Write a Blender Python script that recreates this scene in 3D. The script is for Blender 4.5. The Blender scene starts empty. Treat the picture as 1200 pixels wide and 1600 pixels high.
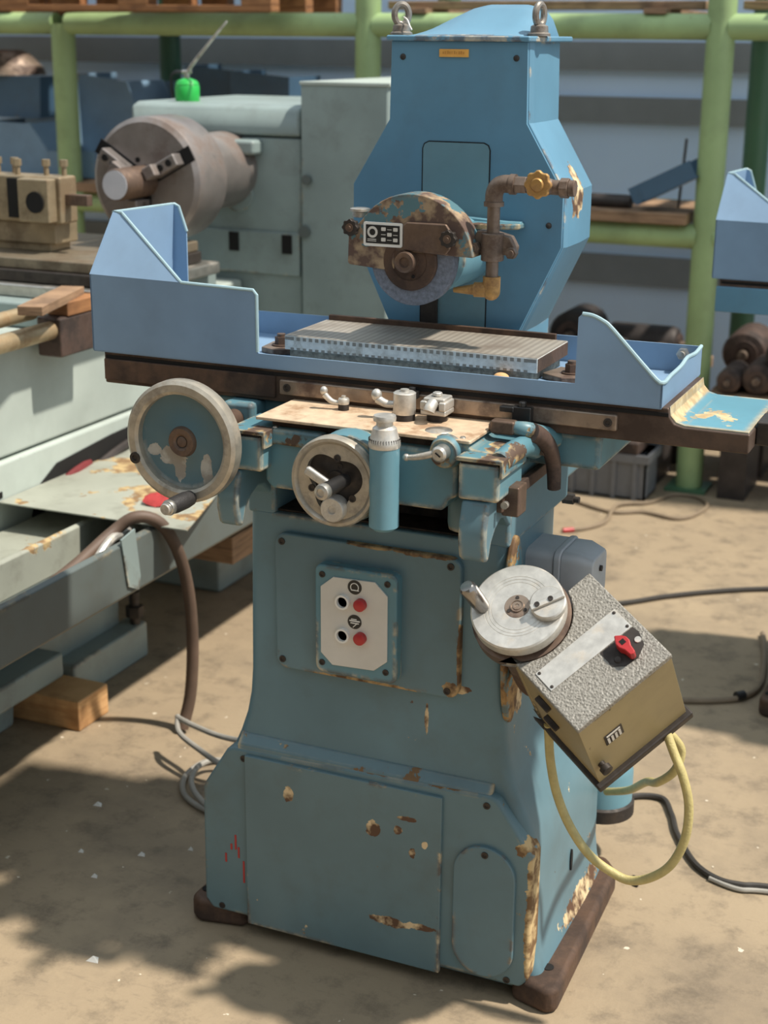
import bpy, bmesh, math, random
from mathutils import Vector, Matrix
random.seed(7)
S = bpy.context.scene
COL = S.collection
PI = math.pi
R = math.radians

# ------------------------------------------------------------------ camera, world, sun, exposure
def camera():
    pitch, yaw, roll = R(17.49), R(23.6), R(0.49)
    cp, sp, cy, sy = math.cos(pitch), math.sin(pitch), math.cos(yaw), math.sin(yaw)
    fw = Vector((-sy*cp, cy*cp, -sp)); r = Vector((cy, sy, 0)); u = r.cross(fw)
    c, s = math.cos(roll), math.sin(roll)
    r, u = r*c + u*s, u*c - r*s
    cam = bpy.data.cameras.new('camera')
    cam.sensor_fit = 'VERTICAL'; cam.sensor_height = 36; cam.sensor_width = 27
    cam.lens = 2355/1600*36
    cam.clip_start = .05
    cam.dof.use_dof = True; cam.dof.focus_distance = 2.40; cam.dof.aperture_fstop = 5.0
    o = bpy.data.objects.new('camera', cam); COL.objects.link(o)
    m = Matrix((r, u, -fw)).transposed().to_4x4(); m.translation = (.96, -2.144, 1.60)
    o.matrix_world = m
    S.camera = o
camera()
W = bpy.data.worlds.new('world'); S.world = W; W.use_nodes = True
W.node_tree.nodes['Background'].inputs['Color'].default_value = (.82, .92, 1.0, 1)
W.node_tree.nodes['Background'].inputs['Strength'].default_value = .88
sl = bpy.data.lights.new('sun', 'SUN'); sl.energy = 5.7; sl.angle = R(2.2); sl.color = (1, .93, .82)
so = bpy.data.objects.new('sun', sl); COL.objects.link(so)
so.rotation_euler = Vector((.50, .07, .865)).to_track_quat('Z', 'Y').to_euler()
so.location = (2, 2, 5)
S.view_settings.view_transform = 'Standard'; S.view_settings.look = 'None'
S.view_settings.exposure = 0.0; S.view_settings.gamma = 1; S.view_settings.use_curve_mapping = False

# ------------------------------------------------------------------ materials
def lin(c):
    f = lambda v: v/12.92 if v <= .04045 else ((v+.055)/1.055)**2.4
    return tuple(f(x/255) for x in c) + (1,)
def node(nt, typ, ins=None, **at):
    n = nt.nodes.new(typ)
    for k, v in at.items(): setattr(n, k, v)
    for k, v in (ins or {}).items():
        s = n.inputs[k]
        if isinstance(v, bpy.types.NodeSocket): nt.links.new(v, s)
        else: s.default_value = v
    return n
def newmat(name):
    m = bpy.data.materials.new(name); m.use_nodes = True
    nt = m.node_tree; b = nt.nodes['Principled BSDF']
    return m, nt, b
def objco(nt): return nt.nodes.new('ShaderNodeTexCoord').outputs['Object']
def noise(nt, co, scale, detail=4, rough=.55):
    return node(nt, 'ShaderNodeTexNoise', {'Vector': co, 'Scale': scale, 'Detail': detail, 'Roughness': rough}).outputs['Fac']
def mth(nt, op, a, b=None, c=None):
    d = {0: a}
    if b is not None: d[1] = b
    if c is not None: d[2] = c
    return node(nt, 'ShaderNodeMath', d, operation=op).outputs[0]
def mix(nt, f, a, b):
    n = node(nt, 'ShaderNodeMix', data_type='RGBA')
    for i, v in ((0, f), (6, a), (7, b)):
        if isinstance(v, bpy.types.NodeSocket): nt.links.new(v, n.inputs[i])
        else: n.inputs[i].default_value = v
    return n.outputs[2]
def step(nt, v, lo, hi):
    return node(nt, 'ShaderNodeMapRange', {'Value': v, 'From Min': lo, 'From Max': hi}).outputs[0]
def sc(c, k): return (min(1, c[0]*k), min(1, c[1]*k), min(1, c[2]*k), 1)

CREAM = lin((214, 190, 150)); RUST = lin((92, 66, 48)); DARKRUST = lin((62, 50, 42))
def paint(name, col, chip_a=CREAM, chip_b=RUST, edge=.5, chips=.3, rough=.42, blobs=(), grime=.25, bevel=.014, cscale=22, spec=.5):
    m, nt, b = newmat(name); co = objco(nt); col = lin(col)
    n1 = noise(nt, co, 3.5, 5)
    c = mix(nt, step(nt, n1, .3, .7), sc(col, .84), sc(col, 1.14))
    gr = noise(nt, co, 9, 7, .65)
    c = mix(nt, mth(nt, 'MULTIPLY', step(nt, gr, .5, .8), grime), c, lin((78, 72, 58)))
    masks = []
    if edge > 0:
        bv = node(nt, 'ShaderNodeBevel', {'Radius': bevel}, samples=4).outputs[0]
        ge = nt.nodes.new('ShaderNodeNewGeometry').outputs['Normal']
        d = node(nt, 'ShaderNodeVectorMath', {0: bv, 1: ge}, operation='DOT_PRODUCT').outputs['Value']
        e = mth(nt, 'SUBTRACT', 1.0, d)
        nn = noise(nt, co, 38, 5, .6); lo = noise(nt, co, 4.5, 2)
        e2 = mth(nt, 'MULTIPLY', step(nt, e, .004, .06), mth(nt, 'ADD', mth(nt, 'MULTIPLY', nn, .7), mth(nt, 'MULTIPLY', lo, 1.5)))
        masks.append(step(nt, e2, 1.45-edge*.55, 1.50-edge*.55))
    if chips > 0:
        cn = noise(nt, co, cscale, 7, .62); cl = noise(nt, co, 2.6, 2)
        v = mth(nt, 'ADD', cn, mth(nt, 'MULTIPLY', mth(nt, 'SUBTRACT', cl, .5), .35))
        masks.append(step(nt, v, .80-chips*.25, .815-chips*.25))
    for (cx, cy, cz, rx, ry, rz) in blobs:
        p = node(nt, 'ShaderNodeVectorMath', {0: co, 1: (cx, cy, cz)}, operation='SUBTRACT').outputs[0]
        p = node(nt, 'ShaderNodeVectorMath', {0: p, 1: (1/rx, 1/ry, 1/rz)}, operation='MULTIPLY').outputs[0]
        ln = node(nt, 'ShaderNodeVectorMath', {0: p}, operation='LENGTH').outputs['Value']
        ln = mth(nt, 'ADD', ln, mth(nt, 'MULTIPLY', noise(nt, co, 60, 5, .6), 1.3))
        masks.append(mth(nt, 'LESS_THAN', ln, 1.55))
    rsock = rough
    if masks:
        k = masks[0]
        for q in masks[1:]: k = mth(nt, 'MAXIMUM', k, q)
        cc = mix(nt, step(nt, noise(nt, co, 33, 4), .40, .56), chip_a, chip_b)
        c = mix(nt, k, c, cc)
        rsock = mth(nt, 'ADD', rough, mth(nt, 'MULTIPLY', k, .35))
        bp = node(nt, 'ShaderNodeBump', {'Height': mth(nt, 'MULTIPLY', k, -1.0), 'Strength': .35, 'Distance': .002})
        nt.links.new(bp.outputs[0], b.inputs['Normal'])
        nt.links.new(rsock, b.inputs['Roughness'])
    else: b.inputs['Roughness'].default_value = rough
    nt.links.new(c, b.inputs['Base Color'])
    b.inputs['Specular IOR Level'].default_value = spec
    return m
def metal(name, col, rough=.4, metallic=.85, stain=None, amt=.5, scale=14, bump=0, bscale=120):
    m, nt, b = newmat(name); co = objco(nt); col = lin(col)
    c = mix(nt, step(nt, noise(nt, co, scale*2.5, 5), .3, .7), sc(col, .8), sc(col, 1.15))
    met = metallic
    if stain:
        k = step(nt, noise(nt, co, scale, 7, .65), .62-.3*amt, .72-.2*amt)
        c = mix(nt, k, c, lin(stain))
        met = mth(nt, 'MULTIPLY', mth(nt, 'SUBTRACT', 1.0, mth(nt, 'MULTIPLY', k, .8)), metallic)
        nt.links.new(met, b.inputs['Metallic'])
        nt.links.new(mth(nt, 'ADD', rough, mth(nt, 'MULTIPLY', k, .3)), b.inputs['Roughness'])
    else:
        b.inputs['Metallic'].default_value = metallic; b.inputs['Roughness'].default_value = rough
    if bump:
        bp = node(nt, 'ShaderNodeBump', {'Height': noise(nt, co, bscale, 4), 'Strength': bump, 'Distance': .003})
        nt.links.new(bp.outputs[0], b.inputs['Normal'])
    nt.links.new(c, b.inputs['Base Color'])
    return m
def plain(name, col, rough=.6, var=.15, scale=20, bump=0, metallic=0, col2=None):
    m, nt, b = newmat(name); co = objco(nt); c0 = lin(col)
    c = mix(nt, step(nt, noise(nt, co, scale, 6, .6), .3, .7), lin(col2) if col2 else sc(c0, 1-var), sc(c0, 1+var) if not col2 else c0)
    nt.links.new(c, b.inputs['Base Color']); b.inputs['Roughness'].default_value = rough
    b.inputs['Metallic'].default_value = metallic
    if bump:
        bp = node(nt, 'ShaderNodeBump', {'Height': noise(nt, co, scale*4, 5), 'Strength': bump, 'Distance': .004})
        nt.links.new(bp.outputs[0], b.inputs['Normal'])
    return m
def woodmat(name, col, col2, scale=(3, 3, 40)):
    m, nt, b = newmat(name); co = objco(nt)
    mp = node(nt, 'ShaderNodeMapping', {'Vector': co, 'Scale': scale}).outputs[0]
    n = noise(nt, mp, 3, 6, .6)
    c = mix(nt, step(nt, n, .3, .7), lin(col), lin(col2))
    c = mix(nt, step(nt, noise(nt, co, 7, 4), .55, .75), c, sc(lin(col2), .6))
    nt.links.new(c, b.inputs['Base Color']); b.inputs['Roughness'].default_value = .75
    bp = node(nt, 'ShaderNodeBump', {'Height': n, 'Strength': .2, 'Distance': .003}); nt.links.new(bp.outputs[0], b.inputs['Normal'])
    return m
M = {}
M['ped'] = paint('pedestal paint', (94, 124, 135), edge=.5, chips=.36, grime=.3, blobs=[(.235,-.2,.115,.03,.03,.03),(.1,-.27,.075,.004,.05,.03),(.16,-.27,.14,.02,.02,.008),(.25,-.10,-.19,.05,.10,.03),(.25,.09,-.28,.05,.09,.045),(.28,.0,-.36,.06,.16,.03)])
M['house'] = paint('front housing paint', (96, 123, 131), edge=.75, chips=.34, grime=.3, bevel=.012, chip_a=lin((198,172,126)), chip_b=lin((112,84,54)), blobs=[
    (.319, -.02, -.06, .012, .05, .12), (.317, .0, .03, .012, .04, .07), (.30, .0, .09, .016, .04, .02), (.15, .0, .175, .05, .03, .006), (.02, .0, .173, .06, .03, .004)])
M['cover'] = paint('front cover paint', (96, 121, 128), edge=.5, chips=.38, grime=.3, blobs=[
    (-.155+.0525, 0, .315-.2, .012, 1, .017), (.012+.0525, 0, .285-.2, .015, 1, .017), (.075+.0525, 0, .318-.2, .020, 1, .006), (.058+.0525, 0, .292-.2, .009, 1, .009),
    (.085+.0525, 0, .255-.2, .007, 1, .012), (.045+.0525, 0, .108-.2, .042, 1, .010), (.105+.0525, 0, .112-.2, .032, 1, .007), (.108+.0525, 0, .275-.2, .007, 1, .008)])
M['panel'] = paint('panel paint', (94, 121, 130), edge=.55, chips=.2, grime=.25, chip_a=lin((170,140,100)))
M['accpanel'] = paint('access panel paint', (94, 121, 130), edge=.5, chips=.2, grime=.25, chip_a=lin((176,148,106)), chip_b=lin((96,72,50)), blobs=[(.0,0,-.122,.10,1,.005),(.06,0,-.124,.05,1,.006),(.169,0,-.05,.004,1,.07),(.155,0,-.108,.016,1,.016),(.10,0,.123,.07,1,.006),(.01,0,.123,.05,1,.004)])
M['ledge'] = paint('ledge paint', (96,123,131), edge=1.0, chips=.8, cscale=16, chip_a=lin((206,184,142)), chip_b=lin((120,92,62)), grime=.3)
M['plate'] = metal('worn saddle plate', (208, 184, 156), .5, .1, (158, 128, 100), .4, 16)
M['wheelsteel'] = metal('hand polished steel', (178, 170, 156), .38, .6, (140, 130, 116), .35, 20)
M['eyesteel'] = metal('greasy steel', (150, 144, 136), .4, .65, (104, 92, 82), .4, 30)
M['endgrey'] = plain('faced bar end', (206, 206, 212), .4, .06, 20)
M['column'] = paint('column paint', (94, 138, 163), edge=.2, chips=.03, grime=.2)
M['colside'] = paint('column side paint', (94, 138, 163), edge=.5, chips=.12, grime=.1, blobs=[(.2, -.02, .035, .05, .035, .035), (.2, .0, .07, .05, .02, .03)])
M['slot'] = paint('slot cover paint', (106, 142, 154), edge=.2, chips=.05)
M['tray'] = paint('tray paint', (128, 155, 182), chip_a=lin((190, 205, 205)), chip_b=lin((140, 150, 150)), edge=.1, chips=.0, grime=.12, rough=.38)
M['traylip'] = plain('tray rim paint', (150, 176, 184), .4, .1)
M['apron'] = paint('apron paint', (92, 132, 144), edge=.7, chips=.22)
M['worn'] = paint('worn blue paint', (86, 128, 140), edge=.9, chips=.9, cscale=14, chip_a=lin((190, 165, 120)), chip_b=lin((84, 66, 54)))
M['wornx'] = paint('rust eaten boss paint', (86, 128, 140), edge=.9, chips=1.4, cscale=14, chip_a=lin((176, 142, 92)), chip_b=lin((104, 78, 54)))
M['guard'] = paint('wheel guard paint', (84, 118, 126), edge=.9, chips=1.42, cscale=19, chip_a=lin((158, 136, 108)), chip_b=lin((92, 72, 62)))
M['shelf'] = paint('table shelf paint', (88, 138, 154), edge=1.0, chips=.85, cscale=12, chip_a=lin((196, 176, 136)), chip_b=lin((166, 142, 104)), bevel=.018)
M['lightblue'] = paint('spindle paint', (100, 142, 156), edge=.3, chips=.15)
M['rust'] = metal('rusty iron', (96, 74, 60), .6, .35, (62, 48, 40), .6, 9, .25)
M['table'] = metal('oily table iron', (98, 82, 72), .45, .55, (64, 48, 38), .7, 7, .1)
M['bar'] = metal('worn steel bar', (160, 142, 126), .38, .7, (88, 70, 60), .45, 10)
M['steel'] = metal('bright steel', (196, 192, 184), .32, .85, (150, 140, 126), .35, 16)
M['satin'] = metal('satin aluminium', (206, 202, 194), .38, .6, (178, 170, 158), .3, 24)
M['chucktop'] = None
M['darkmetal'] = metal('dark metal', (70, 64, 60), .45, .6, (44, 38, 34), .5, 20)
M['brownmetal'] = metal('brown metal', (116, 96, 82), .45, .6, (84, 66, 56), .5, 20)
M['black'] = plain('black plastic', (34, 33, 33), .4)
M['hole'] = plain('dark hole', (18, 16, 15), .9)
M['recess'] = metal('oily recess', (70, 54, 42), .55, .2, (30, 24, 20), .7, 10)
M['brass'] = metal('brass', (184, 144, 88), .5, .55, (140, 104, 66), .4, 30)
M['pipe'] = metal('pipe iron', (128, 112, 100), .45, .65, (92, 74, 62), .5, 25)
M['wheel'] = plain('abrasive', (112, 118, 130), .9, .3, 160, .4)
M['label'] = plain('brass label', (226, 168, 84), .45, .12, 60)
M['labelmark'] = plain('label marks', (196, 140, 66), .6)
M['greyplate'] = plain('grey plate', (206, 202, 194), .45, .07, 12)
M['red'] = plain('red plastic', (170, 42, 44), .35)
M['white'] = plain('white print', (226, 224, 218), .5, .04)
M['jbox'] = plain('grey cast enamel', (166, 170, 174), .4, .1, 18)
M['olive'] = paint('olive paint', (150, 134, 96), chip_a=lin((70, 58, 42)), chip_b=lin((48, 42, 34)), edge=.3, chips=.18, grime=.3)
M['hammer'] = None
M['yellow'] = plain('ribbed yellow hose', (186, 172, 116), .5, .12, 60, .3)
M['cordgrey'] = plain('grey cord', (150, 146, 138), .55)
M['cordblack'] = plain('dark cord', (52, 48, 44), .6)
M['cordtan'] = plain('dusty cord', (128, 112, 92), .7)
M['hosebrown'] = plain('brown rubber hose', (92, 74, 62), .6, .25, 12)
M['hair'] = plain('grip black', (46, 44, 44), .5, .2, 90, .3)
# hammered panel with leather-like relief
m, nt, b = newmat('hammered grey'); co = objco(nt)
vn = node(nt, 'ShaderNodeTexVoronoi', {'Vector': co, 'Scale': 300.0, 'Randomness': 1.0}, feature='SMOOTH_F1').outputs['Distance']
nn = noise(nt, co, 260, 3)
h = mth(nt, 'ADD', vn, nn)
nt.links.new(mix(nt, step(nt, h, .5, 1.15), lin((112, 108, 100)), lin((150, 146, 138))), b.inputs['Base Color'])
bp = node(nt, 'ShaderNodeBump', {'Height': h, 'Strength': .7, 'Distance': .0022}); nt.links.new(bp.outputs[0], b.inputs['Normal'])
b.inputs['Roughness'].default_value = .42
M['hammer'] = m
# magnetic chuck face: laminated pole stripes along the depth
m, nt, b = newmat('chuck face'); co = objco(nt)
xs = node(nt, 'ShaderNodeSeparateXYZ', {0: co}).outputs[0]
wv = mth(nt, 'SINE', mth(nt, 'MULTIPLY', xs, 2*PI/.0124))
c = mix(nt, step(nt, wv, -.2, .2), lin((172, 164, 152)), lin((152, 144, 133)))
c = mix(nt, step(nt, noise(nt, co, 11, 6), .45, .75), c, lin((132, 120, 108)))
nt.links.new(c, b.inputs['Base Color']); b.inputs['Metallic'].default_value = .3; b.inputs['Roughness'].default_value = .45
M['chucktop'] = m
M['chuckside'] = metal('chuck side', (206, 208, 204), .5, .2, (168, 166, 158), .3, 30)
M['chuckbase'] = plain('chuck base casting', (150, 148, 136), .8, .35, 120, .3, col2=(92, 88, 80))
M['lathe'] = paint('lathe grey green', (138, 152, 150), chip_a=lin((190, 176, 150)), chip_b=lin((90, 74, 60)), edge=.5, chips=.2, grime=.4)
M['lathepale'] = paint('lathe pale panel', (176, 185, 178), chip_a=lin((150, 140, 120)), chip_b=lin((110, 100, 90)), edge=.2, chips=.05, grime=.12)
M['lathedark'] = paint('lathe tray paint', (92, 100, 98), chip_a=lin((170, 150, 110)), chip_b=lin((70, 58, 46)), edge=.4, chips=.25, grime=.4)
M['toolpost'] = metal('tool post steel', (158,142,116), .42, .45, (120,102,78), .4, 9)
M['chuckiron'] = metal('lathe chuck steel', (150, 142, 138), .36, .6, (112, 98, 90), .35, 6)
M['sheet'] = paint('stained sheet', (158, 160, 148), chip_a=lin((184, 160, 116)), chip_b=lin((132, 104, 72)), edge=.3, chips=.9, grime=.6, cscale=6)
M['rackgreen'] = paint('rack green', (152, 176, 124), chip_a=lin((176, 172, 130)), chip_b=lin((110, 110, 70)), edge=0, chips=.25, grime=.35, rough=.5)
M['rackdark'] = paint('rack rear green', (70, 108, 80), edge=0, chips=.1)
M['wood'] = woodmat('pallet wood', (170, 120, 76), (120, 80, 50))
M['woodpale'] = woodmat('cut wood', (222, 178, 126), (190, 140, 90))
M['woodgrey'] = woodmat('weathered plank', (166, 134, 104), (112, 88, 68))
M['guardblue'] = paint('stored guard blue', (120, 148, 172), edge=.2, chips=.05, grime=.2)
M['guarddark'] = paint('stored guard dark', (70, 98, 122), edge=.1, chips=0)
M['crate'] = plain('grey crate plastic', (112, 114, 118), .55, .12)
M['junk'] = plain('oily dark iron', (62, 56, 54), .55, .4, 14, .2, .3)
M['junk2'] = metal('oily rusted casting', (98, 80, 72), .5, .4, (54, 44, 40), .6, 12)
M['junkred'] = plain('red cover', (140, 40, 46), .5)
M['green'] = plain('oil can green', (46, 176, 76), .32, .1)
M['cavred'] = plain('dull red cable', (110, 40, 42), .7)
M['rag'] = plain('red rag', (168, 58, 58), .9, .2, 40, .3)

# ------------------------------------------------------------------ geometry helpers
class G:
    def __init__(s): s.v = []; s.f = []
    def add(s, vs, fs):
        o = len(s.v); s.v += [Vector(p) for p in vs]; s.f += [[i+o for i in f] for f in fs]; return s
    def box(s, x0, x1, y0, y1, z0, z1):
        return s.add([(x0,y0,z0),(x1,y0,z0),(x1,y1,z0),(x0,y1,z0),(x0,y0,z1),(x1,y0,z1),(x1,y1,z1),(x0,y1,z1)],
                     [(0,3,2,1),(4,5,6,7),(0,1,5,4),(1,2,6,5),(2,3,7,6),(3,0,4,7)])
    def obox(s, c, size, mat):
        a, b, d = [Vector(v)*k*.5 for v, k in zip(mat, size)]; c = Vector(c)
        pts = [c+a*i+b*j+d*k for k in (-1,1) for i, j in ((-1,-1),(1,-1),(1,1),(-1,1))]
        return s.add(pts, [(0,3,2,1),(4,5,6,7),(0,1,5,4),(1,2,6,5),(2,3,7,6),(3,0,4,7)])
    def prism(s, poly, axis, lo, hi):
        def p3(p, t):
            return {'x': (t, p[0], p[1]), 'y': (p[0], t, p[1]), 'z': (p[0], p[1], t)}[axis]
        n = len(poly)
        return s.add([p3(p, lo) for p in poly] + [p3(p, hi) for p in poly],
                     [list(range(n))[::-1], list(range(n, 2*n))] + [(i, (i+1) % n, n+(i+1) % n, n+i) for i in range(n)])
    def oprism(s, poly, o, ax, ay, az, lo, hi):
        o, ax, ay, az = map(Vector, (o, ax, ay, az)); n = len(poly)
        return s.add([o+ax*p[0]+ay*p[1]+az*lo for p in poly] + [o+ax*p[0]+ay*p[1]+az*hi for p in poly],
                     [list(range(n))[::-1], list(range(n, 2*n))] + [(i, (i+1) % n, n+(i+1) % n, n+i) for i in range(n)])
    def rev(s, prof, o, ax, n=32, a0=0, a1=None):
        o = Vector(o); ax = Vector(ax).normalized()
        t = Vector((0,0,1)) if abs(ax.z) < .9 else Vector((1,0,0))
        e1 = ax.cross(t).normalized(); e2 = ax.cross(e1)
        vs = []; fs = []; k = len(prof)
        for i in range(n):
            a = 2*PI*i/n; d = e1*math.cos(a) + e2*math.sin(a)
            vs += [o + d*r + ax*h for r, h in prof]
        for i in range(n):
            j = (i+1) % n
            for q in range(k-1): fs.append((i*k+q, j*k+q, j*k+q+1, i*k+q+1))
        s.add(vs, fs)
        return s
    def cyl(s, p0, p1, r0, r1=None, n=24):
        p0, p1 = Vector(p0), Vector(p1); L = (p1-p0).length; r1 = r0 if r1 is None else r1
        return s.rev([(0.0, 0), (r0, 0), (r1, L), (0.0, L)], p0, p1-p0, n)
    def ball(s, c, r, sc=(1,1,1), n=16, m=10):
        vs = [Vector((c[0]+r*sc[0]*math.sin(PI*j/m)*math.cos(2*PI*i/n), c[1]+r*sc[1]*math.sin(PI*j/m)*math.sin(2*PI*i/n), c[2]+r*sc[2]*math.cos(PI*j/m))) for i in range(n) for j in range(m+1)]
        fs = [(i*(m+1)+j, ((i+1) % n)*(m+1)+j, ((i+1) % n)*(m+1)+j+1, i*(m+1)+j+1) for i in range(n) for j in range(m)]
        return s.add(vs, fs)
    def tube(s, pts, r, n=10, sub=6, closed=False):
        pts = [Vector(p) for p in pts]
        if sub > 1 and len(pts) > 2:
            out = []; k = len(pts)
            for i in range(k if closed else k-1):
                g = lambda q: pts[q % k] if closed else pts[max(0, min(k-1, q))]
                a, b, c, d = g(i-1), g(i), g(i+1), g(i+2)
                for t in range(sub):
                    t /= sub
                    out.append(.5*((2*b) + (c-a)*t + (2*a-5*b+4*c-d)*t*t + (3*b-a-3*c+d)*t**3))
            if not closed: out.append(pts[-1])
            pts = out
        k = len(pts); rr = r if isinstance(r, (list, tuple)) else None
        vs = []; fs = []; prev = None
        for i, p in enumerate(pts):
            tn = (pts[(i+1) % k]-pts[i-1]) if closed else (pts[min(i+1, k-1)]-pts[max(i-1, 0)])
            if tn.length < 1e-9: tn = Vector((0,0,1))
            tn.normalize()
            if prev is None:
                e = tn.cross(Vector((0,0,1)) if abs(tn.z) < .9 else Vector((1,0,0))).normalized()
            else: e = (prev - tn*prev.dot(tn)).normalized()
            prev = e; f = tn.cross(e)
            q = rr[0] + (rr[1]-rr[0])*i/(k-1) if rr else r
            vs += [p + (e*math.cos(2*PI*j/n) + f*math.sin(2*PI*j/n))*q for j in range(n)]
        for i in range(k if closed else k-1):
            i2 = (i+1) % k
            for j in range(n): fs.append((i*n+j, i*n+(j+1) % n, i2*n+(j+1) % n, i2*n+j))
        if not closed: fs += [list(range(n))[::-1], [(k-1)*n+j for j in range(n)]]
        return s.add(vs, fs)
    def loft(s, rings):
        n = len(rings[0]); vs = [p for r in rings for p in r]; fs = []
        for i in range(len(rings)-1):
            for j in range(n): fs.append((i*n+j, i*n+(j+1) % n, (i+1)*n+(j+1) % n, (i+1)*n+j))
        fs += [list(range(n))[::-1], [(len(rings)-1)*n+j for j in range(n)]]
        return s.add(vs, fs)
def rrect(x0, x1, z0, z1, r, n=5):
    out = []
    for cx, cz, a in ((x1-r, z1-r, 0), (x0+r, z1-r, 90), (x0+r, z0+r, 180), (x1-r, z0+r, 270)):
        out += [(cx+r*math.cos(R(a+90*i/n)), cz+r*math.sin(R(a+90*i/n))) for i in range(n+1)]
    return out
def ellipse(cx, cz, rx, rz, n=32): return [(cx+rx*math.cos(2*PI*i/n), cz+rz*math.sin(2*PI*i/n)) for i in range(n)]

WO = {}
def top3(p):
    # thing > part > sub-part, no further
    while p is not None and p.parent is not None and p.parent.parent is not None: p = p.parent
    return p
def obj(name, g, mat, parent=None, bevel=0, seg=2, ang=35, label=None, origin=None):
    parent = top3(parent)
    vs = g.v
    lo = Vector((min(p.x for p in vs), min(p.y for p in vs), min(p.z for p in vs)))
    hi = Vector((max(p.x for p in vs), max(p.y for p in vs), max(p.z for p in vs)))
    c = (lo+hi)/2
    if parent is None: c.z = lo.z
    if origin: c = Vector(origin)
    me = bpy.data.meshes.new(name)
    me.from_pydata([p-c for p in vs], [], g.f)
    bm = bmesh.new(); bm.from_mesh(me)
    bmesh.ops.remove_doubles(bm, verts=bm.verts, dist=1e-6)
    bmesh.ops.recalc_face_normals(bm, faces=bm.faces)
    bm.to_mesh(me); bm.free()
    for p in me.polygons: p.use_smooth = True
    me.set_sharp_from_angle(angle=R(ang))
    me.materials.append(mat)
    o = bpy.data.objects.new(name, me); COL.objects.link(o)
    WO[o.name] = c
    if parent is not None:
        o.parent = parent; o.location = c - WO[parent.name]
    else: o.location = c
    if bevel:
        b = o.modifiers.new('bevel', 'BEVEL'); b.width = bevel; b.segments = seg; b.limit_method = 'ANGLE'; b.angle_limit = R(32); b.harden_normals = True
    if label: o['label'] = label
    return o
def share(src, parent, loc, rot=None):
    parent = top3(parent)
    o = src.copy(); COL.objects.link(o); WO[o.name] = Vector(loc)
    o.parent = parent; o.location = Vector(loc) - (WO[parent.name] if parent else Vector())
    if rot: o.rotation_euler = rot
    return o
def thing(name, label, cat, loc, group=None):
    o = bpy.data.objects.new(name, None); COL.objects.link(o); o.location = loc; o.empty_display_size = .1
    WO[o.name] = Vector(loc); o['label'] = label; o['category'] = cat
    if group: o['group'] = group
    return o
def tag(o, label, cat, group=None):
    o['label'] = label; o['category'] = cat
    if group: o['group'] = group
    return o
def struct(o): o['kind'] = 'structure'; return o

# ------------------------------------------------------------------ the setting
m, nt, b = newmat('concrete'); co = objco(nt)
c = mix(nt, step(nt, noise(nt, co, 1.3, 6, .6), .3, .7), lin((160, 142, 116)), lin((146, 129, 106)))
c = mix(nt, mth(nt, 'MULTIPLY', step(nt, noise(nt, co, 2.1, 8, .68), .48, .70), .6), c, lin((104, 93, 80)))
c = mix(nt, mth(nt, 'MULTIPLY', step(nt, noise(nt, co, 11, 9, .72), .50, .68), .6), c, lin((86, 76, 64)))
c = mix(nt, step(nt, noise(nt, co, 70, 4, .6), .74, .78), c, lin((60, 50, 42)))
c = mix(nt, step(nt, noise(nt, co, 34, 3, .5), .735, .75), c, lin((206, 194, 174)))
mp = node(nt, 'ShaderNodeMapping', {'Vector': co, 'Scale': (6, 34, 6), 'Rotation': (0, 0, .6)}).outputs[0]
c = mix(nt, mth(nt, 'MULTIPLY', step(nt, noise(nt, mp, 3, 6, .65), .6, .7), .3), c, lin((110, 98, 84)))
nt.links.new(c, b.inputs['Base Color']); b.inputs['Roughness'].default_value = .7
bp = node(nt, 'ShaderNodeBump', {'Height': noise(nt, co, 22, 9, .7), 'Strength': .3, 'Distance': .01}); nt.links.new(bp.outputs[0], b.inputs['Normal'])
struct(obj('floor', G().box(-6, 7, -3.8, 4.62, -.08, 0), m))
shedm = plain('shed sheeting grey', (128, 130, 128), .8, .1, 3)
struct(obj('sky_block_wall', G().box(-6, 2.2, -3.8, -3.68, 0, 4.2), shedm))  # unseen wall behind the camera, added to cut sky light on front faces
struct(obj('wall_left', G().box(-6.12, -6, -3.8, 4.62, 0, 3.4), shedm))
wallm = plain('wall pale blue', (204, 226, 255), .7, .04, 2)
trimm = plain('wall rail grey', (126, 130, 132), .7, .1, 4)
struct(obj('wall_back', G().box(-6, 5, 4.5, 4.62, 0, 3.4), wallm))
for i, (z0, z1) in enumerate(((1.47, 1.59), (1.25, 1.36), (.77, .92), (.55, .68), (1.86, 1.98))):
    struct(obj('trim_%d' % (i+1), G().box(-6, 5, 4.47, 4.503, z0, z1), trimm))

# ------------------------------------------------------------------ the surface grinder
gr = thing('surface_grinder', 'worn teal blue surface grinder with left handwheel and hooded splash tray', 'grinder', (0, .22, 0))
# screws (shared meshes)
sg = G().rev([(0, -.002), (.0058, -.002), (.0062, 0), (.0062, .0015), (.0035, .0018), (.003, .0005), (0, .0005)], (0,0,0), (0,-1,0), 14)
_first = {}
def screw(parent, x, y, z, s=1.0, key='sc', g=None, mat='darkmetal', rot=None, name='screw'):
    parent = top3(parent)
    if key not in _first:
        o = obj(name, g or sg, M[mat], parent, origin=(0,0,0)); _first[key] = o
        o.location = Vector((x,y,z)) - WO[parent.name]; WO[o.name] = Vector((x,y,z))
    else: o = share(_first[key], parent, (x,y,z))
    o.scale = (s, s, s)
    if rot: o.rotation_euler = rot
    return o

# base flange
bf = obj('base_flange', G().prism([(-.372,.01),(-.35,-.005),(-.262,.012),(-.245,.10),(.25,.10),(.268,.012),(.335,-.008),(.353,.006),(.34,.43),(.31,.47),(-.30,.47),(-.36,.44)], 'z', 0, .05), M['rust'], gr, .012, 3)
for x, y in ((-.352,.035),(.318,.06)):
    obj('bolt_hole', G().cyl((x,y,.047),(x,y,.0515),.010), M['hole'], bf)
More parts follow.
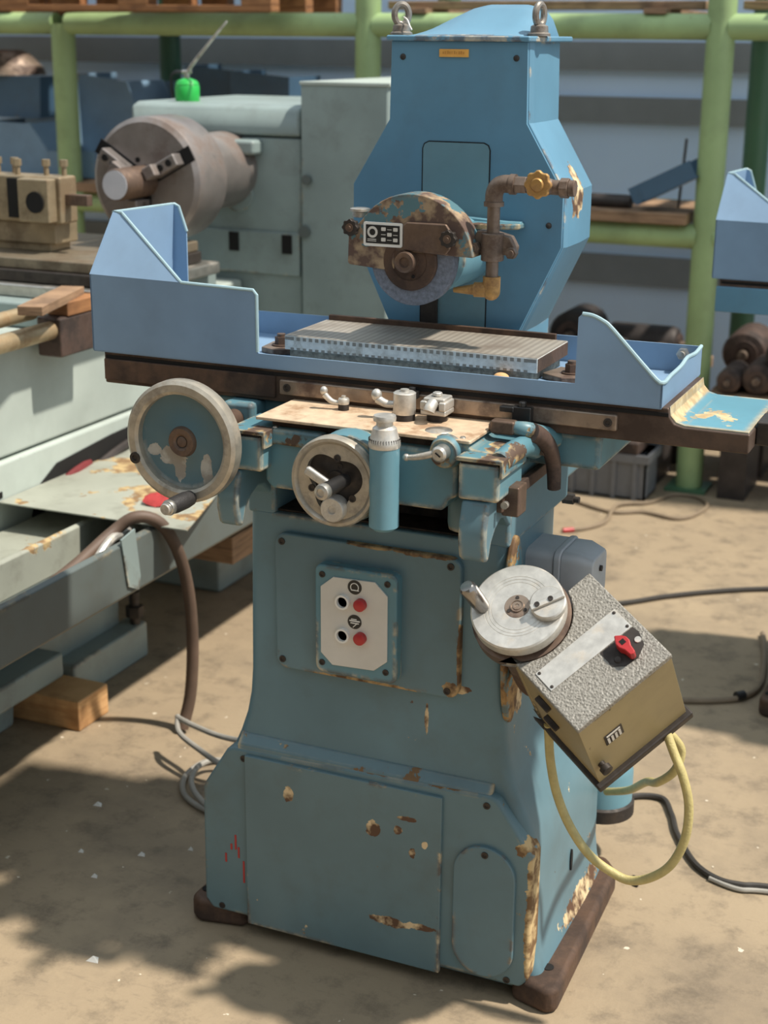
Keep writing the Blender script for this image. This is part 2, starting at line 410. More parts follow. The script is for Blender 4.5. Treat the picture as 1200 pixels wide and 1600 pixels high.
# pedestal
def ring(z, xl, xr, yf, ym, ins, yr, xb, yb, rad=.02):
    pts = []
    for cx, cy, a in ((xl+rad, yf+rad, 180), (xr-rad, yf+rad, 270)):
        pts += [(cx+rad*math.cos(R(a+90*i/5)), cy+rad*math.sin(R(a+90*i/5)), z) for i in range(6)]
    pts += [(xr, (yf+rad+ym)/2, z), (xr, ym, z), (xr-ins*.35, (ym+yr)/2, z), (xr-ins, yr, z), (xb, yb, z), (-xb-.01, yb, z), (xl+ins, yr, z), (xl, ym, z)]
    return [Vector(p) for p in pts]
prof = [(.02,-.330,.322,.0), (.045,-.328,.316,0), (.075,-.327,.305,0), (.12,-.328,.300,0), (.24,-.328,.299,0), (.285,-.326,.296,.0), (.32,-.312,.288,.1), (.36,-.290,.272,.25),
        (.40,-.272,.256,.45), (.44,-.258,.244,.65), (.48,-.250,.237,.8), (.53,-.246,.233,.95), (.60,-.245,.232,1), (.72,-.243,.232,1), (.828,-.241,.232,1)]
rings = []
for z, xl, xr, t in prof:
    L = lambda a, b: a+(b-a)*t
    rings.append(ring(z, xl, xr, .022, L(.30,.20), L(.006,.022), L(.43,.33), L(.26,.14), L(.47,.56), .022))
ped = obj('pedestal', G().loft(rings), M['ped'], gr, .004, 2, 40)
for x0, x1 in ((-.241,-.188),(.180,.232)):
    obj('slideway_cheek', G().box(x0, x1, .022, .34, .822, .935), M['ped'], gr, .006)
g = G().box(-.2, .2, .30, .55, .822, .96)
obj('pedestal_top', g, M['ped'], gr, .01)
obj('recess_floor', G().box(-.19, .182, .032, .31, .826, .8315), M['recess'], gr)
obj('recess_back', G().box(-.19, .182, .10, .105, .83, .94), M['recess'], gr)
hp = [(.03,.93),(-.080,.928),(-.092,.895),(-.095,.865),(-.088,.836),(-.076,.829),(-.070,.838),(-.062,.858),(-.045,.874),(-.02,.884),(.0,.880),(.015,.866),(.03,.855)]
for x0, x1 in ((-.236,-.196),(.187,.232)):
    obj('front_horn', G().prism(hp, 'x', x0, x1), M['ped'], gr, .006, 3)
obj('drip_boss', G().rev([(0,0),(.028,0),(.03,.01),(.03,.05),(.026,.06),(0,.06)], (.155,.03,.845), (0,0,1)), M['ped'], gr)
# seam on the flank, worn patches around the flank boss
obj('flank_boss', G().prism(ellipse(.045,.675,.042,.165), 'x', .228, .239), M['wornx'], gr, .004)
g = G().cyl((.299,.235,.16),(.303,.235,.16),.010)
obj('flank_hole', G().prism(ellipse(.235,.165,.006,.022,16), 'x', .297, .3025), M['hole'], gr)
# lower front housing
hb = [(-.337,.055),(-.322,.036),(.285,.036),(.301,.055),(.300,.292),(.292,.305),(.236,.383),(.222,.390),(-.270,.380),(-.284,.372),(-.330,.298),(-.335,.285)]
hs = obj('front_housing', G().prism(hb, 'y', .0, .05), M['house'], gr, .007, 3)
obj('housing_ledge', G().prism([(.002,.372),(.03,.372),(.03,.406),(.02,.404),(.004,.388)], 'x', -.262, .222), M['ledge'], gr, .003)
cvr = obj('cover_plate', G().box(-.243,.138,-.007,.004,.028,.372), M['cover'], gr, .002, origin=(-.0525,-.002,.2))
ov = obj('oval_cover', G().prism(rrect(.161,.273,.045,.297,.0555,10), 'y', -.008, .004), M['panel'], gr, .003)
screw(ov, .218, -.008, .283)
for x, z in ((-.248,.362),(.216,.372),(-.30,.048),(.262,.046)): screw(hs, x, 0, z)
# red crayon marks on the cover
g = G()
for x, z, h in ((-.268,.188,.030),(-.277,.177,.012),(-.262,.168,.022),(-.289,.152,.018),(-.252,.130,.045)):
    g.box(x-.0018, x+.0018, -.0008, .001, z-h/2, z+h/2)
obj('crayon_marks', g, M['red'], hs)
# mid panel and switch box
pn = obj('access_panel', G().prism(rrect(-.184,.157,.549,.797,.022,6), 'y', .010, .026), M['accpanel'], gr, .004, 3)
for x, z in ((-.170,.782),(.138,.782),(-.171,.566),(.136,.562)): screw(pn, x, .010, z)
sb = obj('switch_box', G().prism(rrect(-.097,.053,.566,.760,.013,5), 'y', -.012, .014), M['apron'], gr, .004, 3)
for x, z in ((-.083,.743),(.036,.743),(-.084,.584),(.034,.586)): screw(sb, x, -.012, z, .9)
oc = [(-.085,.600),(-.085,.722),(-.062,.746),(.018,.746),(.038,.724),(.038,.604),(.014,.580),(-.066,.578)]
oc = [(-.0855,.603),(-.0855,.722),(-.062,.742),(.014,.744),(.037,.722),(.037,.606),(.013,.586),(-.064,.583)]
sp_ = obj('switch_plate', G().prism(oc, 'y', -.0145, -.01), M['greyplate'], sb, .001)
for z, zi in ((.7015,.730),(.6415,.6685)):
    bt = obj('start_button', G().rev([(0,-.004),(.0095,-.004),(.0098,.0),(.0098,.0005)], (-.043,-.0185,z), (0,-1,0), 24), M['black'], sb)
    obj('button_collar', G().rev([(.0095,0),(.0128,0),(.0128,.007),(.0095,.007),(.0095,0)], (-.043,-.0145,z), (0,-1,0), 24), M['white'], bt)
    obj('stop_button', G().rev([(0,.011),(.0075,.011),(.0105,.009),(.0108,0),(0,0)], (-.0105,-.0145,z), (0,-1,0), 24), M['red'], sb)
    ic = obj('icon_disc', G().cyl((-.022,-.0143,zi),(-.022,-.0155,zi),.0125,n=28), M['black'], sb)
    g = G()
    if zi > .7:
        g.tube([(-.022+.0072*math.cos(a*PI/8), -.0156, zi+.0072*math.sin(a*PI/8)) for a in range(-2,11)], .0009, 6, 1)
        g.box(-.028,-.014,-.0164,-.0155, zi-.0058, zi-.0042)
    else:
        g.box(-.031,-.012,-.0164,-.0155, zi+.0008, zi+.0030); g.box(-.028,-.018,-.0164,-.0155, zi+.004, zi+.0056)
        g.box(-.029,-.014,-.0164,-.0155, zi-.0030, zi-.0012); g.obox((-.021,-.016,zi-.006),(.010,.001,.0014),[(.7,0,.7),(0,1,0),(-.7,0,.7)])
    obj('icon_mark', g, M['white'], ic)

# saddle, apron, cover plate
obj('saddle_body', G().box(-.35,.352,.10,.33,.945,1.004), M['apron'], gr, .008)
obj('saddle_neck', G().box(-.165,.165,-.03,.15,.93,1.008), M['rust'], gr, .004)
apr = [(-.168,.906),(-.155,.894),(.142,.894),(.150,.903),(.155,.914),(.168,.920),(.168,.992),(-.16,.992),(-.168,.984)]
ap = obj('apron', G().prism(apr, 'y', -.050, .03), M['apron'], gr, .008, 3)
obj('apron_crown', G().prism([(-.166,.970),(-.06,.968),(-.06,.996),(-.155,.996),(-.166,.986)], 'y', -.056, -.03), M['worn'], gr, .006)
obj('saddle_cover', G().prism([(-.181,-.055),(.188,-.055),(.19,-.052),(.19,.095),(-.181,.095)], 'z', 1.008, 1.0135), M['plate'], gr, .0015)
# way guard boxes
for x0, x1 in ((-.216,-.156),(.182,.247)):
    wg = obj('way_guard', G().box(x0,x1,-.084,.03,.929,.988), M['apron'], gr, .005, 3)
    obj('guard_lid', G().prism([(x0-.003,.990),(x0-.003,.996),(x1+.006,.996),(x1+.006,.968),(x1+.002,.968),(x1+.002,.990)], 'y', -.086, .03), M['worn'], wg, .001)
    obj('guard_gap', G().box(x0+.004,x1-.004,-.0845,-.07,.9865,.990), M['hole'], wg)
obj('saddle_wing', G().prism([(.165,.985),(.165,1.008),(.180,1.008),(.190,.998),(.250,.996),(.250,.980)], 'y', -.05, .12), M['worn'], gr, .004)
# lug arm, hand lever, hook bracket, stop bar on the flank
arm = obj('lug_arm', G().tube([(.238,-.055,.985),(.243,-.02,.992),(.248,.03,.992),(.250,.075,.978)], .017, 14, 6).ball((.250,.075,.978),.017), M['worn'], gr)
obj('pin', G().cyl((.246,.07,.977),(.272,.064,.977),.006), M['pipe'], arm)
hl = obj('lever_grip', G().obox((.214,.03,1.020),(.040,.022,.022),[(1,.0,0),(0,1,0),(0,0,1)]).cyl((.19,.03,1.018),(.20,.03,1.018),.009), M['brownmetal'], gr, .004)
obj('lever_bracket', G().tube([(.228,.03,1.020),(.248,.035,1.018),(.264,.060,1.006),(.272,.10,.990)], [.010,.018], 12), M['worn'], gr)
obj('bracket_boss', G().rev([(0,0),(.034,0),(.036,.006),(.036,.02),(0,.02)], (.25,.145,.985), (1,0,0)), M['apron'], gr)
obj('hook', G().tube([(.258,.035,1.014),(.268,.052,1.004),(.277,.070,.982),(.281,.083,.952),(.282,.088,.912)], [.016,.011], 12), M['junk2'], gr)
obj('stop_bar', G().box(.240,.252,-.03,.17,.918,.938), M['rust'], gr, .002)
sbk = obj('stop_block', G().box(.236,.264,-.035,.005,.895,.943).box(.230,.242,-.045,-.03,.902,.935), M['brownmetal'], gr, .003)
screw(sbk, .247, -.046, .918, 1.0, mat='steel', key='ss', g=G().cyl((0,0,0),(0,-.008,0),.006,n=12))
obj('angled_way', G().prism([(.185,.93),(.236,.93),(.236,.955),(.215,.975),(.185,.975)], 'y', -.02, .2), M['worn'], gr, .003)
for z in (.80,.735):
    obj('flank_stud', G().cyl((.14,.40 if z>.78 else .27,z),(.236,.40 if z>.78 else .27,z),.006).cyl((.205,.40 if z>.78 else .27,z),(.226,.40 if z>.78 else .27,z),.010,n=6), M['darkmetal'], gr)

# table
tb = G().prism([(-.560,1.005),(.585,1.005),(.585,1.036),(.485,1.036),(.470,1.040),(.462,1.050),(.460,1.064),(-.560,1.064)], 'y', .082, .325)
tbo = obj('table', tb, M['table'], gr, .003)
obj('shelf_top', G().prism([(.4605,1.066),(.463,1.052),(.472,1.0425),(.486,1.0385),(.582,1.0385),(.582,1.033),(.47,1.033),(.4605,1.05)], 'y', .086, .322), M['shelf'], gr, .001)
obj('table_groove', G().box(-.555,.46,.0805,.09,1.050,1.056), M['hole'], tbo)
sr = obj('stop_rail', G().box(-.205,.382,.074,.084,1.020,1.046), M['bar'], tbo, .003)
for x in (-.19, .368): screw(sr, x, .074, 1.033, 1.1)
obj('rail_strip', G().box(-.558,-.215,.077,.084,1.012,1.050), M['rust'], tbo, .002)
for x in (.231,):
    obj('trip_dog', G().box(x-.016,x+.016,.060,.076,1.010,1.046).box(x-.036,x-.012,.058,.074,1.036,1.045).cyl((x,.067,1.045),(x,.067,1.054),.007,n=6), M['black'], tbo, .002)
obj('trip_dog', G().box(.03,.052,.062,.078,1.040,1.052).cyl((.041,.07,1.05),(.041,.07,1.058),.006,n=6), M['black'], tbo, .001)
eb = obj('end_buffer', G().box(.585,.612,.13,.20,1.008,1.045).cyl((.61,.165,1.028),(.628,.165,1.028),.012), M['darkmetal'], tbo, .003)
obj('tie_string', G().tube([(.626,.160,1.03),(.628,.150,1.0),(.624,.152,.97),(.620,.15,.945)], .0025, 6), M['white'], eb)

# splash tray
T = .003
g = G()
ft = [(-.578,1.064),(.45,1.064),(.450,1.103),(.430,1.116),(.368,1.178),(.352,1.190),(.335,1.197),(.318,1.198),(.313,1.193),(.312,1.089),(-.246,1.087),(-.246,1.186),(-.250,1.193),(-.392,1.197),(-.578,1.199)]
g.prism(ft, 'y', .075, .075+T)
g.add([(-.578,.075,1.199),(-.392,.075,1.197),(-.556,.152,1.297),(-.574,.150,1.299), (-.575,.078,1.197),(-.392,.079,1.195),(-.554,.156,1.294),(-.572,.154,1.296)],
      [(0,1,2,3),(7,6,5,4),(0,4,5,1),(1,5,6,2),(2,6,7,3),(3,7,4,0)])
g.add([(-.578,.075,1.064),(-.578,.075,1.199),(-.574,.150,1.299),(-.568,.345,1.295),(-.578,.345,1.064), (-.575,.075,1.064),(-.575,.075,1.199),(-.571,.150,1.299),(-.565,.345,1.295),(-.575,.345,1.064)],
      [(0,1,2,3,4),(9,8,7,6,5),(0,5,6,1),(1,6,7,2),(2,7,8,3),(3,8,9,4),(4,9,5,0)])
g.prism([(-.578,1.064),(.45,1.064),(.45,1.112),(-.540,1.106),(-.540,1.246),(-.556,1.292),(-.568,1.295)], 'y', .343, .343+T)
g.prism([(.075,1.064),(.346,1.064),(.346,1.112),(.30,1.108),(.24,1.112),(.2,1.106),(.13,1.104),(.075,1.103)], 'x', .447, .45)
g.box(-.577,.449,.076,.345,1.062,1.0655)
tr = obj('splash_tray', g, M['tray'], gr)
for pts, rad, sub in (([(.319,.0765,1.1985),(.335,.0765,1.197),(.352,.0765,1.190),(.368,.0765,1.178),(.43,.0765,1.116),(.4485,.0765,1.103),(.4485,.13,1.104),(.4485,.2,1.106),(.4485,.24,1.112),(.4485,.30,1.108),(.4485,.344,1.112)], .0034, 3),
    ([(-.2465,.0765,1.089),(-.2465,.0765,1.186),(-.253,.0765,1.1935),(-.392,.0768,1.1965),(-.398,.079,1.200),(-.552,.151,1.2955),(-.556,.153,1.298),(-.574,.152,1.299),(-.568,.34,1.296),(-.565,.3445,1.296),(-.556,.3445,1.292),(-.540,.3445,1.246)], .0031, 1)):
    obj('rolled_rim', G().tube(pts, rad, 8, sub), M['traylip'], tr)
obj('tray_bolt', G().cyl((.42,.343,1.098),(.42,.330,1.098),.010,n=6).cyl((.42,.331,1.098),(.42,.322,1.098),.006), M['steel'], tr)

# magnetic chuck
ck = obj('magnetic_chuck', G().box(-.2285,.2285,.142,.307,1.084,1.108), M['chuckside'], gr, .0008)
obj('chuck_face', G().box(-.228,.228,.1425,.3065,1.1075,1.1088), M['chucktop'], ck, .0004)
obj('chuck_base', G().box(-.222,.218,.147,.302,1.0655,1.085), M['chuckbase'], ck, .002)
g = G()
for i in range(37):
    x = -.214 + i*.01175
    g.box(x-.0031, x+.0031, .1414, .145, 1.1005, 1.1062)
    g.box(x-.0031, x+.0031, .1414, .145, 1.0838, 1.0878)
g.box(.210,.2265,.1413,.145,1.101,1.1062); g.box(-.2275,-.216,.1413,.145,1.101,1.1062)
obj('pole_inlays', g, plain('pole inlay', (128,124,116), .5), ck)['kind'] = 'stuff'
obj('end_plate', G().box(.2282,.2297,.144,.305,1.085,1.107), M['rust'], ck, .0005)
obj('back_fence', G().box(-.224,.206,.307,.316,1.080,1.118), M['rust'], ck, .001)
for sx in (1, -1):
    cl = obj('hold_down_clamp', G().prism([(sx*.222,.19),(sx*.262,.165),(sx*.295,.18),(sx*.30,.235),(sx*.235,.25)], 'z', 1.0655, 1.076), M['woodgrey'] if False else M['bar'], ck, .002)
    obj('clamp_bolt', G().cyl((sx*.268,.205,1.075),(sx*.268,.205,1.0785),.017).cyl((sx*.268,.205,1.0785),(sx*.268,.205,1.092),.0115,n=6).cyl((sx*.268,.205,1.092),(sx*.268,.205,1.097),.0075), M['brownmetal'], cl)
obj('red_tag', G().obox((.305,.155,1.076),(.016,.02,.022),[(1,0,0),(0,1,0),(0,0,1)]), M['red'], ck, .004)
obj('clamp_lump', G().ball((.172,.130,1.075),.011,(1.2,1,.7)), M['woodpale'], ck)

# column
def colpoly(e=0): return [(-.125-e,.93),(.125+e,.93),(.125+e,1.105),(.197+e,1.258),(.197+e,1.350),(.128+e,1.463),(.125+e,1.596),(-.125-e,1.596),(-.128-e,1.463),(-.197-e,1.350),(-.197-e,1.258),(-.125-e,1.105)]
P0 = colpoly(0); Pm = colpoly(.004); Pb = colpoly(.0)
Pb = [(x*.985, z) for x, z in Pb]
cl_ = obj('column', G().loft([[Vector((x,.357,z)) for x, z in P0], [Vector((x,.37,z)) for x, z in Pm], [Vector((x,.445,z)) for x, z in Pm], [Vector((x,.53,z)) for x, z in Pb]]), M['colside'], gr, .002, 2, 12, origin=(0,.44,1.30))
fp = obj('column_front', G().prism([(-.1235,.93),(.1235,.93),(.1235,1.106),(.1955,1.2585),(.1955,1.349),(.1262,1.462),(.1235,1.594),(-.1235,1.594),(-.1262,1.462),(-.1955,1.349),(-.1955,1.2585),(-.1235,1.106)], 'y', .352, .359), M['column'], gr, .0012)
arc = [(.062,.935),(.062,1.416),(.059,1.424),(.051,1.428),(-.051,1.428),(-.059,1.424),(-.062,1.416),(-.062,.935)]
sc_ = obj('slot_cover', G().prism(arc, 'y', .3505, .354), M['slot'], gr, .0008)
obj('slot_joint', G().tube([(x,.3515,z) for x, z in arc], .0014, 6, 1), M['hole'], sc_)
obj('slideway_strip', G().box(-.060,-.028,.346,.353,.94,1.20), M['darkmetal'], gr, .001)
for x, z in ((-.102,1.568),(.104,1.568),(.172,1.295),(-.172,1.295)): screw(fp, x, .352, z, .9, key='dome', g=G().rev([(0,.004),(.003,.0035),(.0058,.001),(.006,0),(0,0)], (0,0,0), (0,-1,0), 14))
lb = obj('maker_label', G().box(-.034,.019,.349,.3525,1.5685,1.5815), M['label'], fp, .0005)
g = G()
for i, w in enumerate((.004,.003,.0045,.003,.002,.0035,.002,.0045,.0035,.003)):
    g.box(-.0275+i*.0041, -.0275+i*.0041+w*.7, .3484, .3492, 1.5735, 1.5772+.0006*(i % 3))
obj('label_letters', g, M['labelmark'], lb)
# cap
def DOME(x):
    P_ = ((-.118,0),(-.085,.30),(-.055,.60),(-.025,.88),(.005,1.0),(.075,1.0),(.095,.90),(.110,.55),(.118,.0))
    for (a, ya), (b, yb) in zip(P_, P_[1:]):
        if x <= b: return ya+(yb-ya)*(x-a)/(b-a)
    return 0
rings = []
nn = 28
for y, hgt in ((.352,.002),(.40,.018),(.45,.046),(.49,.054),(.528,.052),(.54,.0)):
    rg = []
    for i in range(nn+1):
        t = i/nn; x = -.118+.236*t
        rg.append(Vector((x, y, 1.602 + hgt*DOME(x))))
    rg += [Vector((.118, y, 1.598)), Vector((-.118, y, 1.598))]
    rings.append(rg)
cap = obj('cap', G().loft(rings), M['colside'], gr, 0, 2, 40)
obj('cap_lip', G().prism([(-.132,.346),(.128,.344),(.142,.38),(.142,.545),(-.132,.545)], 'z', 1.594, 1.6035), M['colside'], cap, .003)
for x, y in ((-.114,.372),(.131,.386)):
    eye = obj('eyebolt', G().rev([(0,0),(.019,0),(.019,.004),(.0155,.006),(.0145,.016),(.009,.019),(.0,.019)], (x,y,1.6035), (0,0,1)), M['eyesteel'], gr)
    a = R(35) if x < 0 else R(75)
    ring_ = [(x+math.cos(t*PI/8)*.0125*math.cos(a), y+math.cos(t*PI/8)*.0125*math.sin(a), 1.6035+.034+math.sin(t*PI/8)*.0165) for t in range(16)]
    obj('eye_ring', G().tube(ring_, .0058, 10, 2, True), M['eyesteel'], eye)
obj('tie_wire', G().tube([(-.108,.368,1.633),(-.098,.36,1.628),(-.09,.352,1.618),(-.085,.349,1.612)], .0015, 6), M['white'], gr)

# wheelhead
obj('spindle_housing', G().rev([(0,0),(.050,0),(.058,.006),(.060,.02),(.060,.15),(0,.15)], (.012,.215,1.247), (0,1,0), 40), M['lightblue'], gr)
obj('head_shelf', G().prism([(.0,.30),(.085,.30),(.128,.325),(.130,.352),(-.02,.352)], 'z', 1.288, 1.298), M['worn'], gr, .003)
obj('head_bracket', G().prism([(.02,1.275),(.122,1.288),(.128,1.30),(.10,1.30),(.02,1.305)], 'y', .335, .353), M['lightblue'], gr, .003)
wc = (-.005, 1.247)
gh = [(-.034,1.262),(.0835,1.258),(.105,1.258)]
gpoly = [(-.0345,1.262),(.104,1.258)] + [(wc[0]+.1095*math.cos(R(a)), wc[1]+.1095*math.sin(R(a))) for a in range(8, 152, 8)] + [(-.108,1.296),(-.119,1.290),(-.121,1.238),(-.118,1.234),(-.0345,1.228)]
gd = obj('wheel_guard', G().prism(gpoly, 'y', .167, .216), M['guard'], gr, .004, 3)
obj('guard_hatch', G().prism([(-.018,1.264),(.058,1.260),(.066,1.27),(.066,1.3),(.058,1.311),(-.012,1.311),(-.018,1.305)], 'y', .161, .17), M['brownmetal'], gd, .003)
npl = obj('data_plate', G().prism(rrect(-.0905,-.0195,1.2675,1.3075,.004,4), 'y', .1645, .168), M['white'], gd, .0005)
obj('plate_field', G().box(-.0855,-.0245,.1638,.1655,1.2725,1.3030), M['black'], npl)
g = G()
g.rev([(.0055,0),(.0095,0),(.0095,.0006),(.0055,.0006)], (-.0735,.1640,1.291), (0,-1,0), 20)
for i in range(3):
    for j in range(3): g.prism(rrect(-.0575+i*.0108,-.0495+i*.0108,1.2765+j*.0086,1.2825+j*.0086,.001,2), 'y', .1632, .1640) if (i+j) % 2 == 0 else g.box(-.0575+i*.0108,-.0495+i*.0108,.1632,.1640,1.2785+j*.0086,1.2795+j*.0086)
g.box(-.0825,-.0665,.1632,.164,1.2785,1.2797); g.box(-.0825,-.0665,.1632,.164,1.2758,1.2768)
obj('plate_print', g, M['greyplate'], npl)
def knob(x, y, z, r=.0135):
    k = obj('star_knob', G().prism([(x+r*(1+.09*math.cos(8*2*PI*i/48))*math.cos(2*PI*i/48), z+r*(1+.09*math.cos(8*2*PI*i/48))*math.sin(2*PI*i/48)) for i in range(48)], 'y', y-.012, y), M['darkmetal'], gd, .0012)
    obj('knob_stud', G().rev([(0,.003),(.003,.003),(.0035,.001),(.007,.001),(.007,0),(0,0)], (x,y-.012,z), (0,-1,0), 20), M['brownmetal'], k)
knob(-.111,.165,1.297); knob(.0655,.161,1.2885)
obj('oil_cup', G().rev([(0,0),(.012,0),(.013,.008),(.017,.010),(.017,.014),(.013,.015),(0,.013)], (-.106,.185,1.312), (0,0,1)), M['steel'], gd)
wh = obj('grinding_wheel', G().rev([(0,.001),(.05,.001),(.073,0),(.0745,.0015),(.0745,.0205),(.073,.022),(0,.022)], (-.005,.172,1.2465), (0,1,0), 64), M['wheel'], gr)
fl = obj('wheel_flange', G().rev([(0,0),(.030,0),(.032,-.0015),(.046,-.0015),(.0485,.001),(.0485,.012),(0,.012)], (-.008,.168,1.2455), (0,1,0), 48), M['rust'], wh)
obj('spindle_nut', G().rev([(0,.004),(.008,.004),(.009,0),(.013,0),(.0165,-.002),(.0175,.003),(.0165,.006),(.0175,.009),(.0165,.012),(.018,.018),(0,.018)], (-.010,.150,1.246), (0,1,0), 32), M['brownmetal'], fl)
obj('flange_hole', G().cyl((.0,.1665,1.2215),(.0,.165,1.2215),.003), M['hole'], fl)
# coolant pipe
br = obj('pipe_clamp', G().prism([(.085,1.268),(.100,1.300),(.120,1.300),(.155,1.292),(.165,1.275),(.162,1.262),(.13,1.262)], 'y', .195, .222).cyl((.1265,.198,1.252),(.1265,.198,1.297),.019), M['pipe'], gr, .002)
for x, z in ((.1,1.273),(.164,1.268)):
    obj('clamp_nut', G().cyl((x,.192,z),(x,.178,z),.0095,n=6).cyl((x,.178,z),(x,.174,z),.006), M['pipe'], br)
pp = obj('coolant_pipe', G().cyl((.1265,.198,1.215),(.1265,.198,1.352),.0105), M['pipe'], gr)
obj('pipe_elbow', G().tube([(.1265,.198,1.345),(.1268,.198,1.360),(.132,.198,1.371),(.142,.198,1.376),(.157,.198,1.376)], .0145, 14, 4).cyl((.1265,.198,1.340),(.1265,.198,1.347),.0165).cyl((.154,.198,1.376),(.163,.198,1.376),.0165), M['pipe'], pp)
va = obj('coolant_valve', G().cyl((.160,.198,1.376),(.182,.198,1.376),.0145,n=6).cyl((.182,.198,1.376),(.24,.198,1.374),.012).cyl((.238,.198,1.374),(.252,.198,1.374),.016,n=8).ball((.211,.198,1.375),.018,(1.2,1,.8)).cyl((.252,.198,1.374),(.262,.198,1.374),.013), M['pipe'], gr, .001)
vx, vz = .209, 1.380
hwv = obj('valve_handwheel', G().prism([(vx+.0215*(1+.08*math.cos(8*2*PI*i/48))*math.cos(2*PI*i/48), vz+.0215*(1+.08*math.cos(8*2*PI*i/48))*math.sin(2*PI*i/48)) for i in range(48)], 'y', .166, .176).cyl((vx,.19,vz),(vx,.166,vz),.006), M['brass'], va, .003)
obj('valve_hub', G().rev([(0,.004),(.009,.004),(.011,.001),(.011,0),(0,0)], (vx,.166,vz), (0,-1,0), 20), M['brass'], hwv)
nz = obj('nozzle', G().cyl((.1265,.198,1.226),(.1265,.198,1.200),.0145).ball((.1265,.198,1.201),.0145).cyl((.128,.198,1.204),(.098,.196,1.203),.0125).cyl((.098,.196,1.203),(.062,.193,1.200),.0095,.004), M['brass'], gr, 0)

# table handwheel
hc = Vector((-.278,-.120,.976))
hw = obj('table_handwheel', G().rev([(.078,-.004),(.079,-.010),(.084,-.0135),(.095,-.0135),(.1005,-.009),(.1015,-.002),(.1015,.010),(.099,.0145),(.079,.0145),(.078,.008),(.078,-.004)], hc, (0,1,0), 72), M['wheelsteel'], gr)
obj('wheel_dish', G().rev([(0,-.004),(.022,-.004),(.030,.001),(.055,.004),(.079,.001),(.079,.008),(.03,.012),(0,.012)], hc, (0,1,0), 56), paint('handwheel dish paint', (84,112,120), chip_a=lin((180,176,166)), chip_b=lin((150,142,130)), edge=.6, chips=.3, blobs=[(-.022,0,-.028,.030,1,.016),(-.010,0,-.045,.012,1,.026),(.040,0,-.045,.012,1,.028),(-.055,0,-.02,.014,1,.012)]), hw, origin=hc)
hub = obj('wheel_hub', G().rev([(.010,-.006),(.014,-.009),(.0225,-.009),(.025,-.004),(.026,0),(.010,0)], hc, (0,1,0), 36).rev([(0,-.008),(.006,-.008),(.009,-.006),(.0105,0),(0,0)], hc, (0,1,0), 24), M['brownmetal'], hw)
obj('crank_socket', G().rev([(.004,-.0135),(.0095,-.0135),(.0095,-.0155),(.005,-.016),(.004,-.0135)], hc+Vector((-.084,0,-.034)), (0,1,0), 20).rev([(0,-.0137),(.0045,-.0137),(.0045,-.013),(0,-.013)], hc+Vector((-.084,0,-.034)), (0,1,0), 12), M['darkmetal'], hw)
gp = hc+Vector((.02,-.012,-.088))
grp = obj('crank_grip', G().rev([(.009,0),(.0125,.006),(.014,.02),(.0138,.05),(.012,.062),(.0118,.066)], gp, (-.05,-1,0), 24), M['hair'], hw)
obj('grip_tip', G().rev([(.0125,.062),(.013,.066),(.0115,.070),(.0095,.071),(.0095,.076),(.008,.078),(0,.078)], gp, (-.05,-1,0), 24), M['steel'], grp)
obj('handwheel_shaft', G().rev([(.017,0),(.017,.11),(.019,.115),(.019,.125),(.017,.13),(.017,.2),(0,.2)], hc+Vector((0,.012,0)), (0,1,0), 28), M['rust'], hw)
obj('shaft_bearing', G().box(-.305,-.245,.05,.12,.945,1.004), M['apron'], gr, .008)

# cross-feed handwheel
fc = Vector((-.0155,-.108,.9375))
obj('feed_housing', G().rev([(.0,0),(.070,0),(.072,.008),(.072,.045),(0,.045)], fc+Vector((.012,.010,.004)), (0,1,0), 40), M['worn'], gr)
fw_ = obj('feed_handwheel', G().rev([(.060,.004),(.061,-.001),(.066,-.006),(.0705,-.006),(.073,-.002),(.0735,.003),(.071,.006),(.0735,.009),(.0735,.014),(.060,.014),(.060,.004)], fc, (0,1,0), 64), M['wheelsteel'], gr)
spk = []
for i in range(96):
    t = 2*PI*i/96; w = (.5+.5*math.cos(3*(t-R(80))))**1.3
    spk.append((t, .051-.014*w))
g = G(); n = len(spk); vs = []; fs = []
for t, ri in spk:
    for rr, y in ((.0615,-.001),(ri,-.001),(ri,.010)): vs.append(fc+Vector((rr*math.cos(t), y, rr*math.sin(t))))
for i in range(n):
    j = (i+1) % n
    for q in range(2): fs.append((i*3+q, j*3+q, j*3+q+1, i*3+q+1))
g.add(vs, fs)
obj('wheel_web', g, M['wheelsteel'], fw_)
obj('dial_well', G().rev([(0,.006),(.016,.006),(.017,.009),(.058,.010),(.058,.014),(0,.014)], fc, (0,1,0), 40), M['darkmetal'], fw_)
for a in (80, 200, 325):
    q = fc+Vector((.040*math.cos(R(a)), -.001, .040*math.sin(R(a)))); screw(fw_, *q, .95)
for a in (75, 205): screw(fw_, *(fc+Vector((.024*math.cos(R(a)),.0095,.024*math.sin(R(a))))), .9)
obj('spoke_lever', G().obox(fc+Vector((-.024,-.010,.008)), (.044,.012,.016), [Vector((.88,0,-.47)), Vector((0,1,0)), Vector((.47,0,.88))]), M['satin'], fw_, .005, 3)
gq = fc+Vector((.020,-.0,.006))
fgr = obj('feed_grip', G().rev([(.0105,0),(.0115,.02),(.012,.05),(.0125,.06)], gq, (-.12,-1,-.05), 24), M['black'], fw_)
obj('feed_grip_tip', G().rev([(.0125,.058),(.0132,.064),(.012,.07),(.007,.072),(.007,.070),(0,.070)], gq, (-.12,-1,-.05), 24), M['steel'], fgr)
gk = fc+Vector((.003,-.002,-.042))
kn = obj('dial_knob', G().rev([(.010,.012),(.018,.012),(.0205,.009),(.0205,-.010),(.0185,-.013),(.007,-.013),(.006,-.010),(0,-.010)], gk, (0,1,0), 36), M['satin'], fw_)
